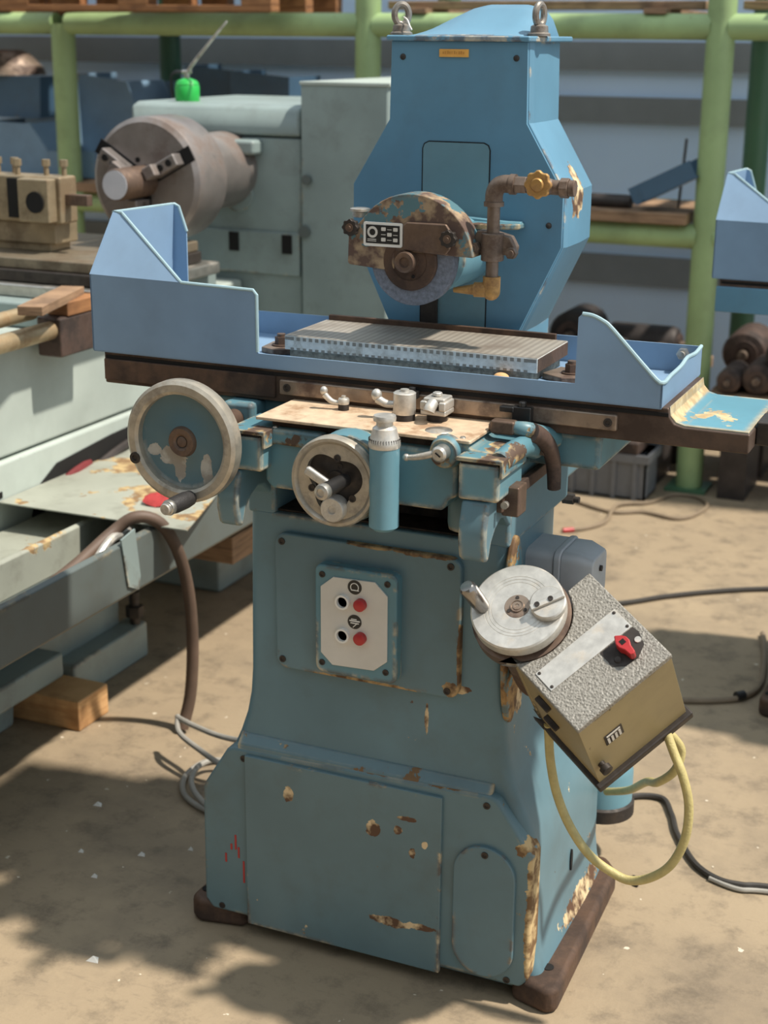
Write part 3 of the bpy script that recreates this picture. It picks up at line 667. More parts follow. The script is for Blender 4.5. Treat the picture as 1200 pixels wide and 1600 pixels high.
# micrometer drum
dx, dy = .066, -.098
dr = obj('feed_drum', G().rev([(0,0),(.016,0),(.021,.004),(.0235,.006),(.0235,.134),(0,.134)], (dx,dy,.868), (0,0,1), 36), M['lightblue'], gr)
obj('drum_dial', G().rev([(.024,0),(.025,.004),(.0245,.012),(.022,.016),(.0185,.030),(.013,.034),(.013,.041),(.0175,.042),(.018,.046),(.017,.050),(.008,.0515),(0,.050)], (dx,dy,1.001), (0,0,1), 40), M['satin'], dr)
g = G()
for i in range(36):
    t = 2*PI*i/36
    g.obox((dx+.0242*math.cos(t), dy+.0242*math.sin(t), 1.013), (.0012,.0006,.006), [Vector((math.cos(t),math.sin(t),0)), Vector((-math.sin(t),math.cos(t),0)), Vector((0,0,1))])
obj('dial_ticks', g, M['darkmetal'], dr)['kind'] = 'stuff'
# apron clamp lever
lv = obj('clamp_lever', G().rev([(0,.022),(.009,.022),(.0125,.018),(.013,.0),(0,0)], (.150,-.066,.9955), (0,-1,0), 24).tube([(.145,-.080,.996),(.125,-.084,.990),(.110,-.085,.9865),(.097,-.085,.985)], [.006,.0045], 12).ball((.097,-.085,.985),.006), M['steel'], gr)
obj('lever_slot', G().obox((.150,-.0885,.9955),(.010,.001,.0022),[(.8,0,-.6),(0,1,0),(.6,0,.8)]), M['hole'], lv)
obj('lever_boss', G().rev([(0,.018),(.022,.018),(.024,.014),(.028,.0),(0,0)], (.150,-.048,.992), (0,-1,0), 28), M['worn'], gr)
# levers on the saddle cover
def handle(name, x, y, z, top, tip, rb, rl):
    o = obj(name, G().rev([(0,0),(rb,0),(rb,.010),(rb*.95,.012)], (x,y,1.0135), (0,0,1), 28), M['darkmetal'], gr)
    obj('lever_head', G().rev([(rb,.010),(rb*1.05,.012),(rb*1.05,top),(rb*.9,top+.002),(rb*.4,top+.0025),(rb*.4,top+.006),(0,top+.006)], (x,y,1.0135), (0,0,1), 28), M['satin'], o)
    t = Vector(tip); s = Vector((x,y,1.0135+top*.6)); mid = s.lerp(t,.6); mid.z -= .006
    obj('lever_arm', G().tube([s, mid, t], [rl*.8, rl*1.15], 12).ball(t+Vector((-.001,0,.006)), rl*1.35, (1,1,1.15)), M['satin'], o)
handle('reverse_lever', -.071, .046, 1.0135, .018, (-.103,.040,1.038), .009, .0048)
handle('speed_lever', .045, .029, 1.0135, .044, (.000,.022,1.045), .0175, .0065)
o = obj('trip_knob', G().rev([(0,0),(.017,0),(.017,.012),(0,.012)], (.094,.048,1.0135), (0,0,1), 24), M['darkmetal'], gr)
obj('knob_block', G().box(.072,.116,.028,.068,1.0245,1.034).box(.072,.084,.026,.068,1.033,1.048).box(.104,.116,.026,.068,1.033,1.048).box(.076,.113,.03,.068,1.046,1.053).cyl((.094,.048,1.053),(.094,.048,1.060),.009,n=6), M['satin'], o, .003)
obj('knob_pawl', G().tube([(.094,.03,1.045),(.093,.02,1.040),(.092,.016,1.034)], .0095, 12), M['satin'], o)
obj('cover_disc', G().rev([(0,.003),(.012,.003),(.021,.001),(.022,0),(0,0)], (.121,-.012,1.0135), (0,0,1), 28), M['steel'], gr)
for x, y in ((-.15,-.045),(.172,-.04)): obj('rivet', G().rev([(0,.003),(.004,.002),(.005,0),(0,0)], (x,y,1.0135 if x > 0 else .996), (0,0,1), 14), M['steel'], gr)

# elevating unit: inclined power feed box with handwheel
A, B, Nn = Vector((-.8045,.4411,.3976)), Vector((.5938,.59,.547)), Vector((-.0072,-.6759,.7369))
O = Vector((.2513,-.1116,.7253))
wcl = (-.005,.0575)
def L(a, b, n=0): return O + A*a + B*b + Nn*n
arcp = []
for i in range(13):
    t = R(90+12) + (R(270-33)-R(102))*i/12
    arcp.append((wcl[0]+.080*math.cos(t), wcl[1]+.080*math.sin(t)))
bp_ = [(-.212,.000),(-.212,.181)] + [(-.020,.181)] + arcp[0:] + [(-.052,.0)]
bp_ = [p for p in bp_ if p[1] <= .1811]
fb = obj('feed_box', G().oprism([(-.2105,.0015),(-.2105,.1795),(-.022,.1795),(-.022,.137)]+arcp[1:-1]+[(-.050,.0015)], O, A, B, Nn, -.205, -.010), M['olive'], gr, .003)
obj('box_panel', G().oprism(bp_, O, A, B, Nn, -.012, .0), M['hammer'], fb, .003, 3)
obj('box_backplate', G().oprism([(-.219,-.006),(-.219,.187),(-.018,.187),(-.018,.14)]+arcp[1:-1]+[(-.048,-.006)], O, A, B, Nn, -.222, -.205), M['darkmetal'], fb, .003)
pl = obj('blank_plate', G().oprism([(-.137,.012),(-.098,.012),(-.096,.150),(-.096,.168),(-.137,.168)], O, A, B, Nn, -.001, .0015), M['satin'], fb, .0004)
for a, b_ in ((-.132,.017),(-.102,.017),(-.132,.163),(-.101,.163)): obj('rivet', G().rev([(0,.002),(.002,.0015),(.0028,0),(0,0)], L(a,b_,.0015), Nn, 12), M['darkmetal'], pl)
obj('switch_patch', G().oprism([(-.138,.105),(-.138,.168),(-.15,.170),(-.172,.162),(-.183,.140),(-.180,.118),(-.168,.104)], O, A, B, Nn, -.001, .001), M['darkmetal'], fb)
swo = obj('rotary_switch', G().oprism([(-.139,.1345),(-.146,.130),(-.152,.127),(-.160,.127),(-.168,.1305),(-.180,.1315),(-.182,.1365),(-.180,.141),(-.168,.143),(-.160,.147),(-.152,.147),(-.146,.143)], O, A, B, Nn, .002, .020), M['red'], fb, .002)
obj('switch_socket', G().oprism([(-.152,.133),(-.160,.133),(-.160,.141),(-.152,.141)], O, A, B, Nn, .0195, .0205), M['hole'], swo)
obj('panel_screw', G().rev([(0,.002),(.005,.0018),(.006,0),(0,0)], L(-.165,.117,.001), Nn, 14), M['darkmetal'], fb)
obj('indicator', G().rev([(0,.002),(.005,.0018),(.0055,0),(0,0)], L(-.160,.160,.001), Nn, 14), M['satin'], fb)
# small vent emblem and plug on the lower face (face a = -.2105)
em = obj('vent_plate', G().obox(L(-.2112,.052,-.095), (.0012,.034,.030), [A,B,Nn]), M['darkmetal'], fb)
g = G()
for i in range(4): g.obox(L(-.2122,.041+i*.0072,-.099), (.0008,.004,.017), [A,B,Nn])
g.obox(L(-.2122,.052,-.0845), (.0008,.026,.004), [A,B,Nn])
obj('vent_bars', g, M['greyplate'], em)
obj('cable_plug', G().rev([(0,0),(.006,0),(.006,.006),(.0095,.008),(.0095,.017),(.005,.018),(0,.0165)], L(-.2105,.016,-.150), -A, 20), M['darkmetal'], fb)
for n_ in (-.05,-.12):
    obj('side_lug', G().obox(L(-.12,-.003,n_), (.03,.010,.008), [A,B,Nn]), M['darkmetal'], fb, .002)
# handwheel of the unit
def LW(dn): return O + A*wcl[0] + B*wcl[1] + Nn*dn
obj('bearing_housing', G().rev([(.0,0),(.076,0),(.078,.004),(.078,.026),(.070,.028),(0,.028)], LW(-.028), Nn, 56).rev([(0,0),(.052,0),(.052,.17),(0,.17)], LW(-.195), Nn, 36), M['brownmetal'], gr, 0)
ew = obj('elevating_handwheel', G().rev([(0,.0285),(.0195,.0285),(.0198,.030),(.040,.030),(.0404,.0294),(.0412,.0294),(.0416,.030),(.0455,.030),(.0459,.0294),(.0467,.0294),(.0471,.030),(.0505,.030),(.0509,.0294),(.0517,.0294),(.0521,.030),(.071,.030),(.0735,.0275),(.074,.024),(.074,.010),(.070,.006),(0,.006)], LW(0), Nn, 72), M['satin'], gr)
hb_ = obj('wheel_boss', G().rev([(0,.031),(.003,.031),(.0035,.032),(.0065,.032),(.007,.031),(.0085,.031),(.009,.0325),(.0105,.0325),(.011,.0305),(.0195,.0305),(.0195,.029),(0,.029)], LW(0), Nn, 32), M['bar'], ew)
for a in (40, 160, 280):
    p = LW(.0305)+A*.0145*math.cos(R(a))+B*.0145*math.sin(R(a)); obj('boss_screw', G().rev([(0,.001),(.003,.001),(.003,0),(0,0)], p, Nn, 10), M['darkmetal'], hb_)
kc = LW(.030)-A*.033+B*.036
kb = obj('clamp_knob', G().rev([(0,.012),(.026,.012),(.028,.010),(.028,.002),(.026,0),(0,0)], kc, Nn, 44), M['satin'], ew)
kd = (A*(-.3)+B*.95).normalized(); ke = kd.cross(Nn)
obj('knob_rib', G().obox(kc+Nn*.0145, (.054,.010,.006), [kd,ke,Nn]), M['satin'], kb, .001)
for s_ in (-.016,.006):
    obj('knob_screw', G().rev([(0,.0185),(.002,.0185),(.002,.019),(.0042,.019),(.0042,.017),(0,.017)], kc+kd*s_, Nn, 14), M['darkmetal'], kb)
gc = LW(.028)+A*.036-B*.040
gd_ = (Nn*.93+A*.30-B*.08).normalized()
eg = obj('turning_grip', G().rev([(0,0),(.011,0),(.0125,.006),(.0135,.03),(.0135,.050),(.0125,.053),(.010,.056),(0,.0565)], gc, gd_, 28), metal('chromed grip', (150,146,142), .18, .9, None), ew)
# grey junction box on the flank
jb = obj('junction_box', G().loft([[Vector((x, .160+yy*k, .748+zz*k)) for yy, zz in [(p[0], p[1]) for p in rrect(-.052,.052,-.048,.048,.014,4)]] for x, k in ((.225,1),(.280,1))]), M['jbox'], gr, .003)
obj('box_flange', G().prism([(p[0]+.160,p[1]+.748) for p in rrect(-.055,.055,-.051,.051,.016,4)], 'x', .280, .292), M['jbox'], jb, .003)
jl = obj('box_lid', G().loft([[Vector((x, .160+p[0]*k, .748+p[1]*k)) for p in rrect(-.052,.052,-.048,.048,.016,4)] for x, k in ((.291,1),(.318,1),(.345,.80))]), M['jbox'], jb, .003)
obj('lid_screw', G().cyl((.343,.160,.763),(.349,.160,.763),.005), M['darkmetal'], jl)
# conduit loop
cpts = [(.318,-.005,.545),(.318,.0,.524),(.323,.0,.477),(.336,0,.422),(.36,0,.369),(.395,0,.324),(.434,0,.301),(.467,.0,.293),(.503,.0,.309),(.532,.0,.34),(.55,.0,.39),(.552,.0,.447),(.54,.0,.495),(.52,.01,.53),(.505,.02,.556)]
obj('conduit_loop', G().tube(cpts, .0075, 12), M['yellow'], gr)
obj('conduit_loop', G().tube([(.30,.47,.19),(.36,.40,.24),(.438,.20,.37),(.472,.13,.41),(.505,.10,.452),(.514,.10,.489),(.503,.09,.515),(.49,.07,.535)], .0075, 12), M['yellow'], gr)
# coolant pump foot behind the pedestal
pu = obj('coolant_pump', G().rev([(0,.110),(.03,.110),(.048,.104),(.058,.09),(.062,.07),(.062,.0),(0,0)], (.268,.555,.125), (0,0,1), 36), M['lightblue'], gr)
obj('pump_collar', G().rev([(0,0),(.060,0),(.067,.004),(.067,.03),(.062,.034)], (.268,.555,.100), (0,0,1), 36), M['darkmetal'], pu)
obj('pump_bracket', G().box(.20,.26,.44,.56,.15,.17), M['darkmetal'], pu)

# ------------------------------------------------------------------ second grinder of the same make, further back
def copy_tree(o, parent, off=Vector()):
    c = o.copy(); COL.objects.link(c); c.parent = parent
    for ch in list(o.children): copy_tree(ch, c)
    return c
g2 = thing('surface_grinder', 'second blue surface grinder, only its tray end in view beside green rack post', 'grinder', (.815, 1.58, 0))
for ch in list(gr.children):
    if ch.name.split('.')[0] in ('base_flange', 'pedestal', 'slideway_cheek', 'pedestal_top', 'front_housing', 'cover_plate', 'access_panel', 'saddle_body', 'apron', 'saddle_cover', 'way_guard', 'front_horn', 'table', 'shelf_top', 'splash_tray', 'column', 'column_front', 'cap', 'wheel_guard', 'grinding_wheel', 'spindle_housing'):
        copy_tree(ch, g2)
obj('table_skirt', G().box(.25,1.2,1.43,1.44,.985,1.045), M['column'], g2, .002)

# ------------------------------------------------------------------ lathe
la = thing('lathe', 'grey-green engine lathe with large three-jaw chuck behind the grinder', 'lathe', (-1.5, 1.2, 0))
obj('bed_lower', G().box(-1.80,-1.25,-.4,2.4,.30,.63), M['lathepale'], la, .01)
obj('bed_upper', G().box(-1.80,-1.258,-.4,1.85,.634,.90), M['lathepale'], la, .01)
obj('cavity', G().prism([(.74,.44),(1.42,.44),(1.42,.55),(1.36,.60),(1.10,.592),(.86,.575),(.77,.53)], 'x', -1.256, -1.246), M['hole'], la)
for y, z, w in ((.90,.52,.10),(1.02,.50,.12),(1.12,.535,.16)):
    obj('cavity_cable', G().tube([(-1.25,y-w,z-.03),(-1.235,y,z+.015),(-1.25,y+w,z+.02)], .012, 8), M['cavred'] if w < .11 else M['junk'], la)
obj('vent_slot', G().box(-1.256,-1.248,.60,.64,.545,.56), M['hole'], la)
obj('panel_screw', G().cyl((-1.258,1.56,.70),(-1.252,1.56,.70),.008), M['darkmetal'], la)
# carriage with cross slide and tool post
cr = obj('carriage', G().box(-2.15,-1.20,1.0,1.5,1.03,1.058), metal('carriage iron', (136,124,106), .45, .5, (98,84,66), .5, 8), la, .004)
obj('carriage_edge', G().box(-2.15,-1.19,.985,1.5,1.0,1.03), M['darkmetal'], cr, .004)
obj('bed_way', G().box(-2.1,-1.16,.96,1.55,.965,.998), M['steel'], la, .006)
obj('bed_way', G().box(-2.1,-1.20,.90,1.6,.90,.965), M['lathe'], la, .01)
ts = obj('top_slide', G().box(-1.95,-1.425,1.13,1.22,1.056,1.085).box(-1.95,-1.40,1.12,1.22,1.078,1.135), M['toolpost'], la, .005)
tp = obj('tool_post', G().box(-1.72,-1.372,1.11,1.185,1.133,1.252), M['toolpost'], la, .006)
obj('post_slot', G().box(-1.53,-1.497,1.100,1.2,1.145,1.245), M['hole'], tp)
th = obj('tool_holder', G().box(-1.48,-1.385,1.075,1.12,1.138,1.248), M['toolpost'], tp, .004)
obj('holder_bore', G().rev([(.017,-.001),(.027,-.001),(.027,-.004),(.017,-.001)], (-1.425,1.075,1.190), (0,1,0), 28).cyl((-1.425,1.0745,1.190),(-1.425,1.072,1.190),.024), M['hole'], th)
for i, (x, y) in enumerate(((-1.60,1.16),(-1.55,1.165),(-1.515,1.13),(-1.44,1.15),(-1.392,1.16))):
    obj('clamp_screw', G().cyl((x,y,1.248),(x,y,1.28),.007).cyl((x,y,1.275),(x,y,1.292),.011,n=6), M['toolpost'], tp)
obj('cutting_tool', G().box(-1.374,-1.305,1.13,1.155,1.180,1.208), M['brownmetal'], tp, .002)
for x, z, r in ((-1.20,.925,.022),(-1.25,.965,.018)):
    obj('feed_rod', G().cyl((x,-.4,z),(x,.80,z),r), metal('feed rod %d' % int(r*1000), (176,156,124), .4, .5, (130,100,66), .4, 8), la)
obj('rod_bracket', G().box(-1.24,-1.17,.80,.97,.86,.955), M['junk2'], la, .006)
# chip tray with channels
obj('chip_tray', G().prism([(-1.26,.40),(-.832,.40),(-.822,.41),(-.822,.528),(-.834,.534),(-.844,.528),(-.844,.425),(-1.26,.425)], 'y', -.4, 1.75), M['lathedark'], la, .003)
obj('tray_channel', G().prism([(-1.24,.425),(-1.02,.425),(-1.02,.510),(-1.03,.515),(-1.04,.510),(-1.04,.47),(-1.24,.47)], 'y', -.4, 1.0), M['sheet'], la, .003)
obj('tray_tab', G().prism([(.49,.545),(.545,.555),(.56,.44),(.55,.41),(.51,.43)], 'x', -.821, -.817), M['lathe'], la)
ft1 = obj('bed_foot', G().prism([(-.4,0),(.55,0),(.56,.079),(.735,.079),(.745,0),(1.02,0),(1.02,.41),(-.4,.41)], 'x', -1.55, -1.19), M['lathe'], la, .008)
obj('foot_ledge', G().box(-1.2,-1.115,-.4,.66,.10,.165), M['lathe'], ft1, .008)
obj('foot_ledge', G().box(-1.2,-1.13,.72,1.06,.0,.10), M['lathe'], ft1, .008)
obj('bed_foot', G().box(-1.55,-1.19,1.55,2.3,.0,.41), M['lathe'], la, .012)
obj('levelling_bolt', G().cyl((-1.15,1.03,.1),(-1.15,1.03,.19),.014).cyl((-1.15,1.03,.12),(-1.15,1.03,.15),.024,n=6), M['darkmetal'], la)
obj('packing_beam', G().box(-1.2,-1.0,1.3,1.95,.20,.28), M['woodgrey'], la, .004)
# headstock
obj('headstock', G().box(-1.62,-1.06,1.86,2.5,.63,1.318), M['lathe'], la, .008)
obj('headstock_lid', G().prism([(1.85,1.322),(2.5,1.322),(2.5,1.41),(1.885,1.41),(1.855,1.40),(1.85,1.39)], 'x', -1.63, -1.058), M['lathe'], la, .012, 3)
obj('gear_cabinet', G().box(-1.052,-.78,1.84,2.5,.30,1.472), M['lathe'], la, .006)
obj('cabinet_rim', G().box(-1.054,-.772,1.836,2.5,1.468,1.478), M['lathepale'], la, .002)
obj('headstock_band', G().box(-1.50,-1.064,1.85,1.9,.92,1.046), M['lathe'], la, .004)
for x in (-1.283,-1.105): obj('vent_opening', G().box(x-.016,x+.016,1.846,1.86,.985,1.04), M['hole'], la)
obj('cover_knob', G().box(-1.305,-1.185,1.80,1.87,1.268,1.312), M['lathe'], la, .012, 3)
obj('round_cover', G().cyl((-1.27,1.862,1.152),(-1.27,1.85,1.152),.052,n=32), M['lathe'], la, .003)
obj('cabinet_latch', G().cyl((-1.03,1.842,1.205),(-1.03,1.825,1.205),.014), M['lathedark'], la)
obj('cabinet_latch', G().cyl((-1.04,1.842,1.055),(-1.04,1.83,1.055),.018), M['lathedark'], la)
cc = (-1.315, 1.222)
ch = obj('lathe_chuck', G().rev([(.03,.0),(.155,0),(.168,.010),(.170,.02),(.170,.15),(.160,.165),(.11,.17),(.11,.45),(.03,.45)], (cc[0],1.42,cc[1]), (0,1,0), 64), M['chuckiron'], la)
for a in (28, 148, 268):
    d = Vector((math.cos(R(a)),0,math.sin(R(a)))); e = Vector((-math.sin(R(a)),0,math.cos(R(a))))
    c0 = Vector((cc[0],1.42,cc[1]))
    obj('jaw_slot', G().obox(c0+d*.105+Vector((0,-.0005,0)), (.13,.004,.042), [d,Vector((0,1,0)),e]), M['hole'], ch)
    jw = obj('chuck_jaw', G().obox(c0+d*.092+Vector((0,-.018,0)), (.09,.045,.034), [d,Vector((0,1,0)),e]).obox(c0+d*.062+Vector((0,-.045,0)), (.034,.05,.034), [d,Vector((0,1,0)),e]), M['chuckiron'], ch, .004)
    for k in (.085,.115): obj('jaw_screw', G().cyl(c0+d*k+Vector((0,-.0405,0)), c0+d*k+Vector((0,-.044,0)), .009), M['hole'], jw)
bar = obj('bar_stock', G().rev([(0,0),(.040,0),(.042,.004),(.042,.2),(0,.2)], (cc[0],1.275,cc[1]), (0,1,0), 40), M['brownmetal'], ch)
obj('bar_end', G().cyl((cc[0],1.2745,cc[1]),(cc[0],1.273,cc[1]),.038,n=40), M['endgrey'], bar)
obj('balance_hole', G().cyl((cc[0]-.02,1.4195,cc[1]+.055),(cc[0]-.02,1.418,cc[1]+.055),.007), M['hole'], ch)

# things on and around the lathe
oc_ = thing('oil_can', 'small green pump oil can with long thin spout on lathe headstock', 'oil can', (-1.49,1.95,1.41))
obj('can_body', G().rev([(0,0),(.036,0),(.037,.003),(.037,.044),(.035,.047),(.036,.050),(.030,.060),(.012,.067),(0,.068)], (-1.49,1.95,1.4095), (0,0,1), 36), M['green'], oc_)
obj('pump', G().cyl((-1.49,1.95,1.474),(-1.49,1.95,1.497),.009).cyl((-1.505,1.95,1.494),(-1.475,1.95,1.496),.006), M['steel'], oc_)
obj('spout', G().tube([(-1.487,1.95,1.49),(-1.47,1.948,1.515),(-1.40,1.94,1.583),(-1.34,1.935,1.640)], [.007,.0032], 10, 3), M['steel'], oc_)
obj('handle', G().tube([(-1.50,1.95,1.492),(-1.525,1.95,1.495),(-1.543,1.95,1.482),(-1.545,1.95,1.45),(-1.540,1.95,1.42)], .0045, 8), M['black'], oc_)
tag(obj('wood_stick', G().obox((-1.19,.80,.998),(.06,.30,.022),[(.96,.28,0),(-.28,.96,0),(0,0,1)]), M['woodgrey'], None, .002), 'thin brown wooden strip lying across the lathe feed rods', 'wood')
tag(obj('wood_block', G().box(-1.228,-1.168,.83,.98,.9555,.990), M['wood'], None, .003), 'dark oily wooden block beside the lathe feed rods', 'wood')
tag(obj('timber_block', G().box(-1.42,-1.025,.585,.71,0,.078), M['woodpale'], None, .004), 'pale sawn timber block jammed under the lathe foot', 'timber')
sh = G().add([(-1.247,.62,.537),(-1.247,1.22,.537),(-.88,1.13,.535),(-.735,.63,.535),(-1.247,.62,.540),(-1.247,1.22,.540),(-.88,1.13,.538),(-.735,.63,.538)], [(0,3,2,1),(4,5,6,7),(0,1,5,4),(1,2,6,5),(2,3,7,6),(3,0,4,7)])
tag(obj('sheet_metal', sh, M['sheet']), 'stained pale metal sheet lying over the lathe chip tray', 'sheet')
rg = G(); 
rings = []
for k, (r_, z) in enumerate(((.030,.543),(.036,.548),(.030,.556),(.018,.562),(.006,.564))):
    rings.append([Vector((-.90+r_*1.2*math.cos(2*PI*i/14)*(1+.18*math.sin(3*2*PI*i/14+k)), .79+r_*1.5*math.sin(2*PI*i/14)*(1+.15*math.cos(2*2*PI*i/14)), z-.004+.004*math.sin(5*i))) for i in range(14)])
tag(obj('rag', G().loft(rings), M['rag']), 'crumpled red rag on the stained metal sheet', 'rag')
tag(obj('rubber_hose', G().tube([(-.92,-.35,.440),(-.92,.1,.443),(-.915,.30,.462),(-.905,.44,.49),(-.89,.56,.530),(-.85,.60,.562),(-.81,.64,.540),(-.79,.68,.46),(-.785,.71,.35),(-.785,.72,.216),(-.79,.71,.09),(-.80,.685,.012)], .0145, 12), M['hosebrown']), 'thick brown rubber hose arching from lathe tray down to the floor', 'hose')
tag(obj('flexible_conduit', G().tube([(-.868,-.35,.437),(-.868,.25,.437),(-.87,.42,.475),(-.875,.52,.520),(-.88,.58,.523),(-.90,.70,.50),(-.93,.9,.442)], .010, 10), M['satin']), 'thin silver flexible conduit running along the lathe chip tray', 'conduit')
# cords on the floor
tag(obj('power_cord', G().tube([(-.25,.50,.05),(-.40,.53,.10),(-.568,.50,.115),(-.666,.537,.105),(-.735,.57,.10),(-.742,.575,.098),(-.714,.533,.085),(-.640,.495,.075),(-.52,.45,.06),(-.44,.47,.04),(-.53,.53,.03),(-.617,.545,.03),(-.645,.50,.03),(-.623,.43,.03),(-.575,.385,.02),(-.50,.36,.012),(-.40,.42,.01)], .0065, 10, 8), M['cordgrey']), 'pale grey power cord looped up behind the grinder base', 'cord')
tag(obj('power_cord', G().tube([(-.38,.60,.009),(-.56,.60,.009),(-.655,.57,.009),(-.672,.50,.009),(-.649,.434,.009),(-.60,.386,.009),(-.52,.36,.009),(-.40,.37,.009)], .0065, 10, 8), M['cordgrey']), 'grey power cord lying flat on floor by the grinder base', 'cord')
cA = thing('extension_cable', 'tan cable looped on the floor before the rack, red end', 'cable', (-.3,2.9,0))
obj('cable', G().tube([(-.8,2.93,.007),(-.62,2.97,.007),(-.431,2.868,.007),(-.327,2.832,.007),(-.234,2.878,.007),(-.113,2.852,.007),(-.06,2.93,.007),(-.047,3.06,.007),(-.105,3.14,.007),(-.19,3.13,.007),(-.245,3.0,.007),(-.337,2.912,.010),(-.327,2.71,.007),(-.367,2.613,.007),(-.40,2.58,.007)], .007, 8, 8), M['cordtan'], cA)
obj('cable_end', G().cyl((-.40,2.58,.007),(-.43,2.555,.007),.009), M['red'], cA)
tag(obj('floor_cable', G().tube([(-.25,1.80,.008),(-.059,1.969,.008),(.04,2.075,.008),(.17,2.184,.008),(.308,2.272,.008),(.6,2.40,.008)], .008, 8), M['cordblack']), 'dark cable running straight over the floor behind feed box', 'cable')
cC = thing('taped_cable', 'tan cable wrapped with black tape near second grinder', 'cable', (.35,1.4,0))
obj('cable', G().tube([(.10,1.30,.008),(.256,1.358,.008),(.336,1.395,.008),(.391,1.441,.008),(.418,1.53,.008),(.40,1.70,.008),(.36,1.9,.008)], .008, 8), M['cordtan'], cC)
obj('tape_wrap', G().cyl((.378,1.428,.0125),(.394,1.446,.0125),.0125), M['black'], cC)
tag(obj('floor_cable', G().tube([(.24,.68,.01),(.266,.80,.008),(.332,.83,.008),(.371,.766,.008),(.401,.689,.008),(.46,.588,.008),(.514,.546,.008),(.565,.543,.008),(.625,.56,.008),(.9,.60,.008)], .0065, 8, 8), M['cordblack']), 'thin black cable snaking from the coolant pump over floor', 'cable')
tag(obj('floor_cable', G().tube([(.50,.545,.006),(.56,.528,.006),(.625,.545,.006),(.9,.59,.006)], .005, 8, 8), M['cordgrey']), 'thin grey cable lying beside the black cable', 'cable')

# ------------------------------------------------------------------ storage rack
rk = thing('storage_rack', 'green welded pipe storage rack along the pale blue wall', 'rack', (-1.5, 3.7, 0))
for x in (-4.2,-2.862,-1.487,-.163,1.16):
    obj('post', G().cyl((x,3.27,0),(x,3.27,1.642 if x == -2.862 else 2.6),.049), M['rackgreen'], rk)
    obj('foot_plate', G().box(x-.075,x+.075,3.195,3.345,0,.012), M['rackdark'], rk)
    obj('rear_post', G().cyl((x,4.1,0),(x,4.1,2.6),.049), M['rackdark'], rk)
    for z in (.93, 1.642): obj('cross_beam', G().cyl((x,3.31,z),(x,4.06,z),.040), M['rackdark'], rk)
for x0, x1 in ((-4.2,-2.862),(-2.862,-1.487),(-1.487,-.163),(-.163,1.16)):
    for z in (.93, 1.642):
        obj('beam', G().cyl((x0+.03,3.27,z),(x1-.03,3.27,z),.044), M['rackgreen'], rk)
        obj('rear_beam', G().cyl((x0+.03,4.1,z),(x1-.03,4.1,z),.044), M['rackdark'], rk)
n = 0
for x0, x1, y0, y1, z, lab in ((-1.40,-.225,3.20,3.42,.974,'weathered plank on lower rack shelf holding the bent guard'), (-1.40,-.225,3.45,3.68,.974,'weathered plank behind the guard on lower rack shelf'),
                          (-4.1,-2.93,3.20,3.62,.974,'broad plank under the stored blue guards'), (-2.79,-1.56,3.20,3.62,.974,'broad plank on rack shelf behind the lathe headstock'), (-4.1,-2.93,3.66,4.10,.974,'rear plank under the stored blue guards'), (-2.79,-1.56,3.66,4.1,.974,'rear plank on rack shelf behind the lathe headstock')):
    tag(obj('plank', G().box(x0,x1,y0,y1,z,z+.04), M['woodgrey'], None, .004), lab, 'plank', 'planks on the rack')
# pallets on the top level
def pallet(cx, cy, z, rz, label, w=1.15, d=.95):
    t = thing('pallet', label, 'pallet', (cx,cy,z), 'pallets on top of the rack')
    m4 = Matrix.Rotation(rz, 3, 'Z'); cen = Vector((cx,cy,z))
    def pb(name, x0,x1,y0,y1,z0,z1, mat):
        g = G().box(x0,x1,y0,y1,z0,z1); g.v = [m4 @ p + cen for p in g.v]; obj(name, g, M[mat], t, .003)
    for y in (-d/2, -.05, d/2-.1): pb('bottom_board', -w/2, w/2, y, y+.1, 0, .022, 'wood')
    for x in (-w/2, -.06, w/2-.12):
        for y in (-d/2, -.05, d/2-.1): pb('block', x, x+.12, y, y+.1, .022, .115, 'wood')
    for x in (-w/2, -.06, w/2-.12): pb('stringer', x, x+.12, -d/2, d/2, .115, .135, 'woodgrey')
    for k in range(6): pb('top_board', -w/2, w/2, -d/2+k*(d-.12)/5, -d/2+k*(d-.12)/5+.12, .135, .157, 'wood')
    return t
pallet(-2.42, 3.47, 1.687, R(10), 'brown pallet turned askew over the rack beam above lathe', 1.1, 1.0)
pallet(-3.60, 3.72, 1.687, 0, 'brown pallet squarely set at the far end of rack', 1.0, .95)
for x0, x1, y0, y1, lab in ((-1.42,-.23,3.30,3.46,'narrow plank on top rack beams above the grinder column'), (-.10,1.09,3.30,3.46,'narrow plank on top rack beams past the thick green post')):
    t = thing('plank', lab, 'plank', ((x0+x1)/2,3.7,1.686), 'planks on the rack')
    obj('plank_board', G().box(x0,x1,y0,y1,1.700,1.728), M['woodgrey'], t, .003)
    for x in (x0+.1, x1-.2): obj('bearer', G().box(x,x+.08,3.235,4.13,1.684,1.702), M['woodgrey'], t, .002)
